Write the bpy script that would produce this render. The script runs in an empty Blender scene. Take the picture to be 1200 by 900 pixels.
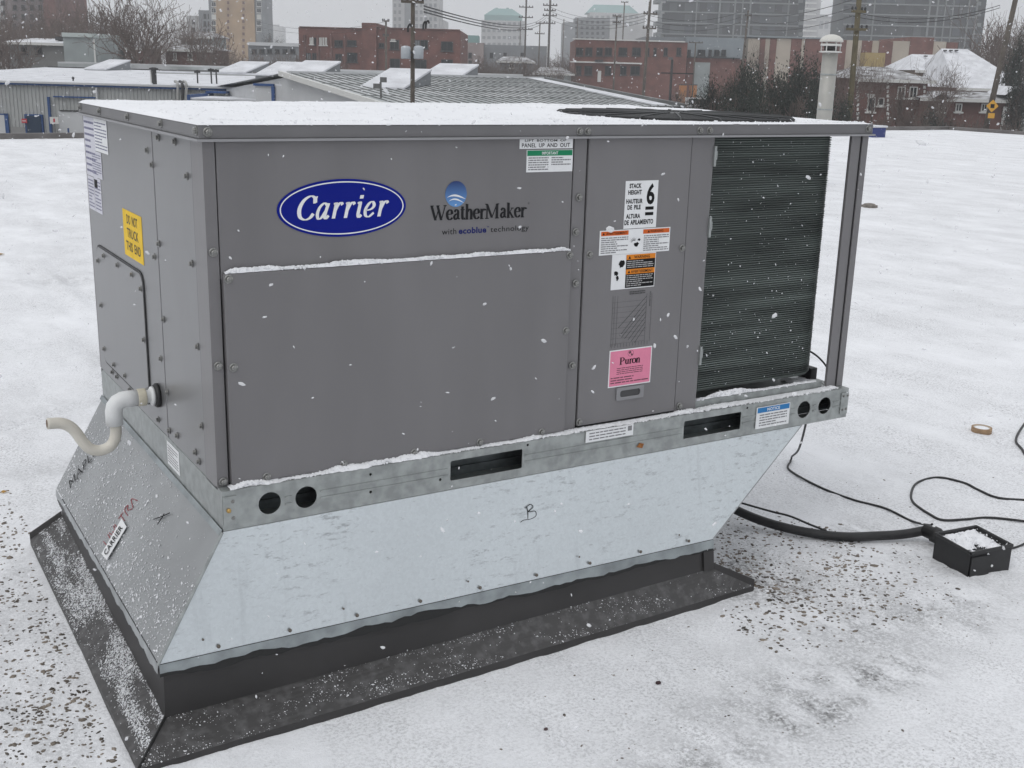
import bpy, bmesh, math, random
import numpy as np
from mathutils import Vector, Matrix
from mathutils.geometry import tessellate_polygon
PI = math.pi
random.seed(7); RNG = np.random.default_rng(7)
scene = bpy.context.scene
COL = scene.collection

# ------------------------------------------------------------------ camera
CAM = np.array([-0.6686, -2.2855, 0.9753]); YAW, PITCH, ROLL, FPX = 0.55099, -0.27003, 0.02777, 1335.7
_f = np.array([math.sin(YAW)*math.cos(PITCH), math.cos(YAW)*math.cos(PITCH), math.sin(PITCH)])
_r = np.array([math.cos(YAW), -math.sin(YAW), 0.0]); _u = np.cross(_r, _f)
RT = _r*math.cos(ROLL)+_u*math.sin(ROLL); UP = -_r*math.sin(ROLL)+_u*math.cos(ROLL); FW = _f
cd = bpy.data.cameras.new('camera'); cam = bpy.data.objects.new('camera', cd); COL.objects.link(cam)
cd.sensor_width = 36; cd.lens = FPX/1200*36; cd.clip_start = 0.05; cd.clip_end = 6000
cam.matrix_world = Matrix(((RT[0], UP[0], -FW[0], CAM[0]), (RT[1], UP[1], -FW[1], CAM[1]), (RT[2], UP[2], -FW[2], CAM[2]), (0, 0, 0, 1)))
scene.camera = cam
HF = np.array([math.sin(YAW), math.cos(YAW), 0.0]); HR = np.array([math.cos(YAW), -math.sin(YAW), 0.0])
def uvz(u, v, z):                      # survey frame: u right, v ahead of the camera's foot, z world height
    return np.array([CAM[0], CAM[1], 0])+HR*u+HF*v+np.array([0, 0, z])
def at(px, py, v):                     # point sighted at a photo pixel, v metres ahead
    d = FW+RT*(px-600)/FPX-UP*(py-450)/FPX
    return CAM+d*(v/(d@HF))

# ------------------------------------------------------------------ sky, sun, exposure
EL, AZ = math.radians(52), math.radians(250)      # high soft light behind the overcast
w = bpy.data.worlds.new('World'); scene.world = w; w.use_nodes = True
nt = w.node_tree; nt.nodes.clear(); N = nt.nodes.new; Lk = nt.links.new
out = N('ShaderNodeOutputWorld'); bg = N('ShaderNodeBackground'); sky = N('ShaderNodeTexSky'); sky.sky_type = 'NISHITA'; sky.sun_disc = False
sky.sun_elevation = EL; sky.sun_rotation = AZ; sky.air_density = 1.5; sky.dust_density = 4
tc = N('ShaderNodeTexCoord'); sp = N('ShaderNodeSeparateXYZ'); mr = N('ShaderNodeMapRange'); ramp = N('ShaderNodeMix'); ramp.data_type = 'RGBA'
Lk(tc.outputs['Generated'], sp.inputs[0]); Lk(sp.outputs['Z'], mr.inputs['Value'])
mr.inputs['From Min'].default_value = 0; mr.inputs['From Max'].default_value = 1
Lk(mr.outputs[0], ramp.inputs['Factor'])
ramp.inputs['A'].default_value = (7.0, 7.15, 7.4, 1); ramp.inputs['B'].default_value = (10.0, 10.2, 10.5, 1)
mix = N('ShaderNodeMix'); mix.data_type = 'RGBA'; mix.inputs['Factor'].default_value = 0.93
Lk(sky.outputs[0], mix.inputs['A']); Lk(ramp.outputs['Result'], mix.inputs['B']); Lk(mix.outputs['Result'], bg.inputs['Color'])
bg.inputs['Strength'].default_value = 0.1; Lk(bg.outputs[0], out.inputs['Surface'])
sd = bpy.data.lights.new('sun', 'SUN'); sd.energy = 0.6; sd.angle = math.radians(40); sd.color = (1, 0.98, 0.95)
so = bpy.data.objects.new('sun', sd); COL.objects.link(so)
so.rotation_euler = Vector((math.sin(AZ)*math.cos(EL), math.cos(AZ)*math.cos(EL), math.sin(EL))).to_track_quat('Z', 'Y').to_euler()
vs = scene.view_settings; vs.view_transform = 'Standard'; vs.look = 'None'; vs.exposure = 0.0; vs.gamma = 1; vs.use_curve_mapping = False

# ------------------------------------------------------------------ materials
MATS = {}
def M(name, col, rough=0.6, metal=0.0, var=0.0, scale=8.0, col2=None, bump=0.0, bscale=60.0, spec=0.5, stretch=None, detail=5.0, lo=0.35, hi=0.65, bdist=0.002, rvar=0.0):
    if name in MATS: return MATS[name]
    m = bpy.data.materials.new(name); m.use_nodes = True; t = m.node_tree; b = t.nodes['Principled BSDF']
    b.inputs['Base Color'].default_value = (*col, 1); b.inputs['Roughness'].default_value = rough; b.inputs['Metallic'].default_value = metal
    b.inputs['Specular IOR Level'].default_value = spec
    tcn = t.nodes.new('ShaderNodeTexCoord'); vec = tcn.outputs['Object']
    if stretch:
        mp = t.nodes.new('ShaderNodeMapping'); mp.inputs['Scale'].default_value = stretch; t.links.new(vec, mp.inputs[0]); vec = mp.outputs[0]
    if var or col2:
        n = t.nodes.new('ShaderNodeTexNoise'); n.inputs['Scale'].default_value = scale; n.inputs['Detail'].default_value = detail; t.links.new(vec, n.inputs['Vector'])
        r = t.nodes.new('ShaderNodeMapRange'); r.inputs['From Min'].default_value = lo; r.inputs['From Max'].default_value = hi; t.links.new(n.outputs['Fac'], r.inputs['Value'])
        x = t.nodes.new('ShaderNodeMix'); x.data_type = 'RGBA'; t.links.new(r.outputs[0], x.inputs['Factor'])
        c2 = col2 or tuple(min(1, c*(1+var)) for c in col); c1 = col if col2 else tuple(c*(1-var) for c in col)
        x.inputs['A'].default_value = (*c1, 1); x.inputs['B'].default_value = (*c2, 1); t.links.new(x.outputs['Result'], b.inputs['Base Color'])
        if rvar:
            q = t.nodes.new('ShaderNodeMapRange'); q.inputs['To Min'].default_value = rough-rvar; q.inputs['To Max'].default_value = rough+rvar
            t.links.new(n.outputs['Fac'], q.inputs['Value']); t.links.new(q.outputs[0], b.inputs['Roughness'])
    if bump:
        n2 = t.nodes.new('ShaderNodeTexNoise'); n2.inputs['Scale'].default_value = bscale; n2.inputs['Detail'].default_value = 4; t.links.new(vec, n2.inputs['Vector'])
        bp = t.nodes.new('ShaderNodeBump'); bp.inputs['Strength'].default_value = bump; bp.inputs['Distance'].default_value = bdist
        t.links.new(n2.outputs['Fac'], bp.inputs['Height']); t.links.new(bp.outputs[0], b.inputs['Normal'])
    MATS[name] = m; return m
def nodes_of(m): return m.node_tree, m.node_tree.nodes['Principled BSDF']

paint = M('cabinet_paint', (0.172, 0.167, 0.172), 0.34, 0.0, var=0.075, scale=3.0, stretch=(2.2, 2.2, 0.5), detail=9, lo=0.3, hi=0.7, bump=0.16, bscale=2.0, bdist=0.02, rvar=0.10)
lit_side_paint = M('lit_side_paint', (0.21, 0.21, 0.215), 0.30, 0.45, var=0.10, scale=2.2, stretch=(1, 1, 0.6), bump=0.06, bscale=4, bdist=0.02, rvar=0.06)  # cabinet paint lightened for the extra light the left face reflects
lid_paint = M('lid_paint', (0.155, 0.153, 0.158), 0.4, 0.0, var=0.06, scale=5, bump=0.04, bscale=30)
core = M('shade_core', (0.012, 0.012, 0.013), 0.8)  # near-black standing in for shade in panel gaps, post groove and fan hole
galv = M('galvanised_rail', (0.34, 0.36, 0.355), 0.45, 0.55, var=0.16, scale=38, detail=8, bump=0.05, bscale=80, rvar=0.1)
galv_shaded = M('galvanised_shaded', (0.16, 0.18, 0.185), 0.5, 0.6, var=0.3, scale=20)  # rail galvanising darkened to paint the shade behind the lifting holes
steel = M('bolt_steel', (0.28, 0.28, 0.27), 0.35, 0.8, var=0.3, scale=200)
black = M('black_print', (0.012, 0.012, 0.013), 0.6, spec=0.12)
white = M('white_print', (0.78, 0.79, 0.80), 0.5, var=0.03, scale=30)
blue = M('logo_blue', (0.004, 0.012, 0.22), 0.35, spec=0.12)
navy = M('navy_print', (0.02, 0.025, 0.13), 0.5, spec=0.12)
yellow = M('label_yellow', (0.82, 0.54, 0.03), 0.5, spec=0.12, var=0.06, scale=20)
orange = M('label_orange', (0.72, 0.24, 0.03), 0.5, spec=0.12)
red_orange = M('label_red', (0.62, 0.13, 0.03), 0.5, spec=0.12)
pink = M('label_pink', (0.74, 0.25, 0.37), 0.5, spec=0.12, var=0.04, scale=30)
green = M('label_green', (0.02, 0.23, 0.11), 0.5, spec=0.12)
notice = M('label_blue', (0.04, 0.20, 0.46), 0.5, spec=0.12)
greyprint = M('grey_print', (0.022, 0.022, 0.024), 0.6, spec=0.12)
fineprint = M('fine_print', (0.22, 0.22, 0.23), 0.7)
red_ink = M('red_marker', (0.36, 0.10, 0.11), 0.6, spec=0.12)
pvc = M('white_pvc', (0.76, 0.77, 0.77), 0.28, var=0.04, scale=12)
pvc_old = M('cream_pvc', (0.66, 0.63, 0.56), 0.35, var=0.08, scale=14)
tape_m = M('cream_tape', (0.6, 0.56, 0.45), 0.6, var=0.1, scale=60)
rubber = M('black_rubber', (0.016, 0.016, 0.017), 0.5, var=0.35, scale=30, bump=0.25, bscale=45, bdist=0.003, rvar=0.15)
coil_m = M('coil_tubes', (0.098, 0.115, 0.107), 0.5, 0.25, var=0.55, scale=3, stretch=(0.7, 0.7, 9), bump=0.3, bscale=300, bdist=0.001, rvar=0.1)
coil_back = M('coil_fins', (0.085, 0.098, 0.092), 0.7, 0.2)
flash = M('dark_flashing', (0.040, 0.038, 0.038), 0.5, 0.1, var=0.15, scale=6, bump=0.05, bscale=12, rvar=0.08)
cant_m = M('dusty_flashing', (0.058, 0.056, 0.056), 0.55, 0.1, col2=(0.125, 0.123, 0.125), scale=42, detail=9, lo=0.46, hi=0.74, bump=0.05, bscale=12)
tar = M('tar_sealant', (0.010, 0.010, 0.010), 0.45, bump=0.4, bscale=50)
wood_pole = M('weathered_pole_wood', (0.10, 0.085, 0.07), 0.9, var=0.25, scale=3)
metal_pole = M('grey_pole', (0.16, 0.16, 0.16), 0.7, 0.2)
bark = M('bark', (0.075, 0.062, 0.055), 0.9, var=0.2, scale=2)
twig = M('twig', (0.15, 0.115, 0.10), 0.9, var=0.2, scale=1)
evergreen = M('evergreen', (0.030, 0.038, 0.030), 0.9, var=0.45, scale=0.8)
brick = M('red_brick', (0.155, 0.068, 0.055), 0.9, var=0.18, scale=0.9, bump=0.2, bscale=9, bdist=0.02)
brick2 = M('weathered_brick', (0.14, 0.07, 0.06), 0.9, var=0.28, scale=0.5)
tan_brick = M('tan_brick', (0.36, 0.25, 0.15), 0.9, var=0.15, scale=0.25)
beige = M('beige_panel', (0.42, 0.37, 0.31), 0.85, var=0.08, scale=0.4)
grey_clad = M('grey_cladding', (0.22, 0.25, 0.27), 0.6, var=0.08, scale=0.6)
concrete = M('pale_concrete', (0.42, 0.42, 0.42), 0.85, var=0.1, scale=0.2)
dark_conc = M('dark_concrete', (0.20, 0.21, 0.22), 0.85, var=0.12, scale=0.2)
slab_m = M('slab_grey', (0.16, 0.175, 0.18), 0.8, var=0.1, scale=0.3)
glass = M('window_glass', (0.020, 0.024, 0.026), 0.2, 0.0, var=0.4, scale=0.15, spec=0.3)
glass_t = M('tower_glass', (0.018, 0.026, 0.030), 0.3, 0.0, var=0.5, scale=0.12, spec=0.25)
blind = M('window_blind', (0.55, 0.55, 0.52), 0.8)
trim = M('white_trim', (0.62, 0.62, 0.60), 0.7)
green_roof = M('green_copper', (0.20, 0.33, 0.32), 0.7, var=0.08, scale=0.1)
siding = M('grey_siding', (0.40, 0.41, 0.405), 0.6, var=0.06, scale=0.7)
bluetrim = M('blue_trim', (0.018, 0.065, 0.20), 0.5, var=0.1, scale=4)
bluedoor = M('blue_door', (0.010, 0.030, 0.065), 0.5)
palewall = M('pale_wall', (0.52, 0.53, 0.54), 0.7, var=0.05, scale=1)
dark_metal = M('dark_metal', (0.05, 0.05, 0.052), 0.6, 0.3)
roof_metal = M('metal_roof', (0.36, 0.385, 0.385), 0.55, 0.2, var=0.12, scale=0.8, col2=(0.58, 0.59, 0.6))
seam_m = M('roof_seam', (0.17, 0.175, 0.175), 0.6, 0.2, var=0.2, scale=1)
shingle = M('dark_shingle', (0.10, 0.09, 0.085), 0.9, col2=(0.55, 0.56, 0.58), scale=1.4)
snowroof = M('house_snow', (0.66, 0.67, 0.70), 0.8, var=0.12, scale=1.6)
stucco = M('grey_stucco', (0.28, 0.31, 0.31), 0.9, var=0.1, scale=0.6)
brass = M('brass_screw', (0.5, 0.33, 0.12), 0.35, 0.8)
leaf_m = M('yellow_leaf', (0.5, 0.28, 0.06), 0.8)
cardboard = M('brown_tape_roll', (0.33, 0.22, 0.13), 0.75, var=0.15, scale=30)
sign_y = M('sign_amber', (0.70, 0.36, 0.03), 0.5)
car_w = M('car_white', (0.6, 0.6, 0.61), 0.35); car_d = M('car_dark', (0.04, 0.04, 0.045), 0.3)
stone_m = M('pebble', (0.17, 0.145, 0.12), 0.85, var=0.65, scale=18)
rooftop_stone = M('concrete_block', (0.22, 0.20, 0.18), 0.9, var=0.3, scale=15)

def snow_material(name, thin=False):
    m = M(name, (0.87, 0.88, 0.905), 0.75, var=0.025, scale=5, spec=0.25)
    t, b = nodes_of(m); n = t.nodes.new; l = t.links.new
    b.inputs['Subsurface Weight'].default_value = 0.0
    tcn = n('ShaderNodeTexCoord'); src = tcn.outputs['Object']
    n1 = n('ShaderNodeTexNoise'); n1.inputs['Scale'].default_value = 260; n1.inputs['Detail'].default_value = 3; l(src, n1.inputs['Vector'])
    n2 = n('ShaderNodeTexNoise'); n2.inputs['Scale'].default_value = 45; n2.inputs['Detail'].default_value = 6; n2.inputs['Roughness'].default_value = 0.65; l(src, n2.inputs['Vector'])
    ad = n('ShaderNodeMath'); ad.operation = 'ADD'; l(n1.outputs['Fac'], ad.inputs[0]); l(n2.outputs['Fac'], ad.inputs[1])
    bp = n('ShaderNodeBump'); bp.inputs['Strength'].default_value = 0.55; bp.inputs['Distance'].default_value = 0.004; l(ad.outputs[0], bp.inputs['Height']); l(bp.outputs[0], b.inputs['Normal'])
    return m
snow = snow_material('snow')
# roof snow: thin patches where the dark grit below shows through a crust of flakes
roofsnow = snow_material('roof_snow')
t, b = nodes_of(roofsnow); n = t.nodes.new; l = t.links.new
tcn = n('ShaderNodeTexCoord'); src = tcn.outputs['Object']
def noise(sc, det=5, rough=0.55, stretch=None):
    q = n('ShaderNodeTexNoise'); q.inputs['Scale'].default_value = sc; q.inputs['Detail'].default_value = det; q.inputs['Roughness'].default_value = rough
    if stretch:
        mp = n('ShaderNodeMapping'); mp.inputs['Scale'].default_value = stretch; mp.inputs['Rotation'].default_value = (0, 0, 0.5); l(src, mp.inputs[0]); l(mp.outputs[0], q.inputs['Vector'])
    else: l(src, q.inputs['Vector'])
    return q.outputs['Fac']
def rng(v, a, b_, c=0, d=1):
    q = n('ShaderNodeMapRange'); q.inputs['From Min'].default_value = a; q.inputs['From Max'].default_value = b_; q.inputs['To Min'].default_value = c; q.inputs['To Max'].default_value = d; l(v, q.inputs['Value']); return q.outputs[0]
def mul(a, c, op='MULTIPLY'):
    q = n('ShaderNodeMath'); q.operation = op
    for i, s in enumerate((a, c)):
        if hasattr(s, 'links'): l(s, q.inputs[i])
        else: q.inputs[i].default_value = s
    return q.outputs[0]
att = n('ShaderNodeAttribute'); att.attribute_name = 'thin'
mott = rng(noise(2.3, 8, 0.68, (1, 0.45, 1)), 0.34, 0.66)
flake = rng(noise(120, 5, 0.78), 0.44, 0.62)
patch = mul(att.outputs['Fac'], rng(noise(11, 7, 0.7, (1, 0.55, 1)), 0.36, 0.54))
f1 = mul(mul(patch, rng(noise(95, 5, 0.75), 0.36, 0.56)), 0.95)
f2 = mul(mul(mott, flake), 0.60)
fac = mul(f1, f2, 'MAXIMUM')
base_link = b.inputs['Base Color'].links[0].from_socket
mx = n('ShaderNodeMix'); mx.data_type = 'RGBA'; l(fac, mx.inputs['Factor']); l(base_link, mx.inputs['A']); mx.inputs['B'].default_value = (0.095, 0.093, 0.091, 1)
l(mx.outputs['Result'], b.inputs['Base Color'])

# adapter sheet: bright zinc with faint blue cast, scuffs and dull stains
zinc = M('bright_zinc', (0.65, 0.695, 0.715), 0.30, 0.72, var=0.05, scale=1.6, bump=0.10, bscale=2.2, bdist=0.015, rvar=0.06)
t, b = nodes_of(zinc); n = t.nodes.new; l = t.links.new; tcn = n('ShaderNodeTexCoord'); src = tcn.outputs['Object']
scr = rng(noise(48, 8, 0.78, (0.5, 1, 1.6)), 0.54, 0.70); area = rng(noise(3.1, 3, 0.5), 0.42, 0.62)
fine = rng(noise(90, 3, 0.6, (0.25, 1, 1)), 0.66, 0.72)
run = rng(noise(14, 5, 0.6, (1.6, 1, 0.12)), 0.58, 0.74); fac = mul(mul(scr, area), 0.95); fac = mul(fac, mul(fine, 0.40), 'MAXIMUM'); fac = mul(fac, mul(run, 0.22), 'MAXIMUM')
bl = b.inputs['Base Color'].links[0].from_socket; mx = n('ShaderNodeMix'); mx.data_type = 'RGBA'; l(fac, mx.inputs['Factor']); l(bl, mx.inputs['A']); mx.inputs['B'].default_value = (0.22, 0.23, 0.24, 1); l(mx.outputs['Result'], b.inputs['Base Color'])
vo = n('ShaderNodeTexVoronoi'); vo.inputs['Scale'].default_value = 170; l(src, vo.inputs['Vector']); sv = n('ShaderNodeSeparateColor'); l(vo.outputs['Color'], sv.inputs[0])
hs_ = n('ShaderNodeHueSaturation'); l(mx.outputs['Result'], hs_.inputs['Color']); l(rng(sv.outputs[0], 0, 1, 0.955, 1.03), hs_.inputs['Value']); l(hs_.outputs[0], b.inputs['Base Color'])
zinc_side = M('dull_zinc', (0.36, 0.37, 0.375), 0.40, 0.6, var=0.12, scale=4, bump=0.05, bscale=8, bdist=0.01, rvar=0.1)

# ------------------------------------------------------------------ mesh helpers
class MB:
    def __init__(s): s.v = []; s.f = []
    def add(s, vs, fs):
        o = len(s.v); s.v += [tuple(map(float, q)) for q in vs]; s.f += [tuple(i+o for i in f) for f in fs]; return s
    def box(s, a, b_, ch=0.0):
        (x0, y0, z0), (x1, y1, z1) = [min(p) for p in zip(a, b_)], [max(p) for p in zip(a, b_)]
        if ch <= 0:
            return s.add([(x0, y0, z0), (x1, y0, z0), (x1, y1, z0), (x0, y1, z0), (x0, y0, z1), (x1, y0, z1), (x1, y1, z1), (x0, y1, z1)],
                         [(0, 3, 2, 1), (4, 5, 6, 7), (0, 1, 5, 4), (1, 2, 6, 5), (2, 3, 7, 6), (3, 0, 4, 7)])
        bm = bmesh.new(); bmesh.ops.create_cube(bm, size=1)
        for q in bm.verts: q.co = Vector(((x0+x1)/2+q.co.x*(x1-x0), (y0+y1)/2+q.co.y*(y1-y0), (z0+z1)/2+q.co.z*(z1-z0)))
        bmesh.ops.bevel(bm, geom=bm.edges[:], offset=ch, segments=2, affect='EDGES', profile=0.6)
        bm.verts.index_update(); s.add([q.co for q in bm.verts], [[q.index for q in f.verts] for f in bm.faces]); bm.free(); return s
    def obox(s, o, X, Y, Z):           # oriented box from corner o and three edge vectors
        o, X, Y, Z = map(np.asarray, (o, X, Y, Z))
        c = [o, o+X, o+X+Y, o+Y, o+Z, o+X+Z, o+X+Y+Z, o+Y+Z]
        fs = [(0, 3, 2, 1), (4, 5, 6, 7), (0, 1, 5, 4), (1, 2, 6, 5), (2, 3, 7, 6), (3, 0, 4, 7)]
        if np.dot(np.cross(X, Y), Z) < 0: fs = [f[::-1] for f in fs]
        return s.add(c, fs)
    def tube(s, pts, rad, seg=8, caps=True):
        pts = [Vector(p) for p in pts]; rads = rad if hasattr(rad, '__len__') else [rad]*len(pts); rings = []; prev = None
        for i, p in enumerate(pts):
            tg = (pts[min(i+1, len(pts)-1)]-pts[max(i-1, 0)]).normalized()
            if prev is None: a = tg.orthogonal().normalized()
            else:
                a = prev-tg*prev.dot(tg); a = a.normalized() if a.length > 1e-6 else tg.orthogonal().normalized()
            prev = a; bb = tg.cross(a)
            rings.append([p+(a*math.cos(2*PI*k/seg)+bb*math.sin(2*PI*k/seg))*rads[i] for k in range(seg)])
        vs = [q for r_ in rings for q in r_]; fs = []
        for i in range(len(rings)-1):
            for k in range(seg): fs.append((i*seg+k, i*seg+(k+1) % seg, (i+1)*seg+(k+1) % seg, (i+1)*seg+k))
        if caps: fs += [tuple(range(seg))[::-1], tuple((len(rings)-1)*seg+k for k in range(seg))]
        return s.add(vs, fs)
    def lathe(s, o, axis, prof, seg=20, closed=False):       # prof: (radius, height along axis)
        ax = Vector(axis).normalized(); a = ax.orthogonal().normalized(); bb = ax.cross(a); o = Vector(o); vs = []; fs = []
        for r_, h in prof: vs += [o+ax*h+(a*math.cos(2*PI*k/seg)+bb*math.sin(2*PI*k/seg))*r_ for k in range(seg)]
        for i in range(len(prof)-1):
            for k in range(seg): fs.append((i*seg+k, i*seg+(k+1) % seg, (i+1)*seg+(k+1) % seg, (i+1)*seg+k))
        if closed:
            i = len(prof)-1
            for k in range(seg): fs.append((i*seg+k, i*seg+(k+1) % seg, (k+1) % seg, k))
        else: fs += [tuple(range(seg))[::-1], tuple((len(prof)-1)*seg+k for k in range(seg))]
        return s.add(vs, fs)
    def plate(s, outer, holes, o, U, V, T):    # 2D outline with holes -> slab of thickness vector T
        o, U, V, T = [Vector(q) for q in (o, U, V, T)]; loops = [outer]+list(holes); flat = [p for lp in loops for p in lp]
        tri = tessellate_polygon([[Vector((p[0], p[1], 0)) for p in lp] for lp in loops]); nn = len(flat)
        P = [o+U*p[0]+V*p[1] for p in flat]; sgn = U.cross(V).dot(T); vs = P+[q+T for q in P]; fs = []
        for a, b_, c in tri:
            q0, q1, q2 = (Vector(flat[i]) for i in (a, b_, c))
            ccw = (q1-q0).to_2d().cross((q2-q0).to_2d()) > 0
            if not ccw: a, b_, c = a, c, b_
            if sgn > 0: fs += [(a+nn, b_+nn, c+nn), (a, c, b_)]
            else: fs += [(a+nn, c+nn, b_+nn), (a, b_, c)]
        k = 0
        for lp in loops:
            m_ = len(lp)
            for i in range(m_): fs.append((k+i, k+(i+1) % m_, k+(i+1) % m_+nn, k+i+nn))
            k += m_
        return s.add(vs, fs)
    def build(s, name, mat, parent=None, smooth=False, **tags):
        off = np.array(parent_loc(parent)); me = bpy.data.meshes.new(name)
        vs = np.array(s.v, dtype=float)-off if len(s.v) else np.zeros((0, 3))
        if parent is None and len(vs):
            o0 = np.array([(vs[:, 0].min()+vs[:, 0].max())/2, (vs[:, 1].min()+vs[:, 1].max())/2, vs[:, 2].min()]); vs = vs-o0
        else: o0 = np.zeros(3)
        me.from_pydata([tuple(q) for q in vs], [], s.f); me.materials.append(mat); me.update()
        if smooth: me.polygons.foreach_set('use_smooth', [True]*len(me.polygons))
        o = bpy.data.objects.new(name, me); COL.objects.link(o); o.location = o0
        if parent: o.parent = parent
        return tag(o, **tags)
def parent_loc(p):
    a = Vector((0, 0, 0))
    while p is not None: a = a+p.location; p = p.parent
    return a
def tag(o, label=None, cat=None, group=None, kind=None):
    if label: o['label'] = label
    if cat: o['category'] = cat
    if group: o['group'] = group
    if kind: o['kind'] = kind
    if not kind and ('fine_print' in o.name or 'lettering' in o.name or 'tagline' in o.name or 'print' in o.name): o['kind'] = 'stuff'
    return o
def thing(name, label, cat, loc, group=None):
    o = bpy.data.objects.new(name, None); COL.objects.link(o); o.location = Vector([float(q) for q in loc]); o.empty_display_size = 0.2
    return tag(o, label, cat, group)
def inst(name, me, parent, loc, rot=(0, 0, 0), scale=(1, 1, 1)):
    o = bpy.data.objects.new(name, me); COL.objects.link(o)
    if parent is not None: o.parent = parent
    o.location = Vector([float(q) for q in loc])-(parent_loc(parent) if parent is not None else Vector()); o.rotation_euler = rot; o.scale = scale; return o
def circ(cx, cy, r_, nn=20, ry=None): return [(cx+r_*math.cos(2*PI*k/nn), cy+(ry or r_)*math.sin(2*PI*k/nn)) for k in range(nn)]
def rrect(x0, y0, x1, y1, r_, nn=4):
    p = []
    for cx, cy, a0 in ((x1-r_, y1-r_, 0), (x0+r_, y1-r_, 90), (x0+r_, y0+r_, 180), (x1-r_, y0+r_, 270)):
        p += [(cx+r_*math.cos(math.radians(a0+90*k/nn)), cy+r_*math.sin(math.radians(a0+90*k/nn))) for k in range(nn+1)]
    return p
def smooth_path(pts, k=6):
    P = [np.array(p, float) for p in pts]; P = [2*P[0]-P[1]]+P+[2*P[-1]-P[-2]]; o = []
    for i in range(1, len(P)-2):
        for j in range(k):
            t_ = j/k; a, b_, c, d = P[i-1:i+3]
            o.append(0.5*((2*b_)+(-a+c)*t_+(2*a-5*b_+4*c-d)*t_*t_+(-a+3*b_-3*c+d)*t_**3))
    o.append(P[-2]); return o

# ---- value noise on numpy grids
def vnoise(x, y, seed=0):
    xi = np.floor(x).astype(np.int64); yi = np.floor(y).astype(np.int64); fx = x-xi; fy = y-yi; fx = fx*fx*(3-2*fx); fy = fy*fy*(3-2*fy)
    def h(a, b_):
        k = (a*374761393+b_*668265263+seed*974711)&0xffffffff; k = ((k ^ (k >> 13))*1274126177) & 0xffffffff; return ((k ^ (k >> 16)) & 0xffff)/65535.0
    return (h(xi, yi)*(1-fx)+h(xi+1, yi)*fx)*(1-fy)+(h(xi, yi+1)*(1-fx)+h(xi+1, yi+1)*fx)*fy
def fbm(x, y, oct_=4, seed=0, gain=0.5):
    a, s_, tot = 1.0, 0.0, 0.0
    for i in range(oct_): s_ = s_+a*vnoise(x*2**i+17*i, y*2**i-9*i, seed+i); tot += a; a *= gain
    return s_/tot

# ---- lettering
def text_mesh(body, bold=0.0):
    cu = bpy.data.curves.new('t', 'FONT'); cu.body = body; cu.size = 1; cu.offset = bold; cu.space_word = 1.7; cu.space_character = 1.06; cu.resolution_u = 3
    ob = bpy.data.objects.new('t', cu); me = bpy.data.meshes.new_from_object(ob)
    v = np.array([q.co[:] for q in me.vertices]) if len(me.vertices) else np.zeros((0, 3)); f = [tuple(p.vertices) for p in me.polygons]
    bpy.data.objects.remove(ob); bpy.data.curves.remove(cu); bpy.data.meshes.remove(me); return v, f
def put_text(mb, body, o, U, V, bold=0.012):    # stretches the line into the parallelogram o, U (width), V (height)
    v, f = text_mesh(body, bold); o, U, V = map(np.asarray, (o, U, V)); nrm = np.cross(U, V)
    lo, hi = v[:, :2].min(0), v[:, :2].max(0); q = (v[:, :2]-lo)/(hi-lo); mb.add([o+U*a+V*b_ for a, b_ in q], f); return mb
def fine_lines(mb, o, U, V, rows, seed=0, fill=0.5, last=0.6):
    rr = random.Random(seed); o, U, V = map(np.asarray, (o, U, V))
    for i in range(rows):
        y = 1-(i+0.5)/rows; x = 0.0; end = 1.0 if rr.random() < 0.75 else last
        while x < end-0.03:
            wd = min(rr.uniform(0.05, 0.2), end-x); h = fill/rows
            mb.add([o+U*x+V*(y-h/2), o+U*(x+wd)+V*(y-h/2), o+U*(x+wd)+V*(y+h/2), o+U*x+V*(y+h/2)], [(0, 1, 2, 3)]); x += wd+0.02
    return mb
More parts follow.
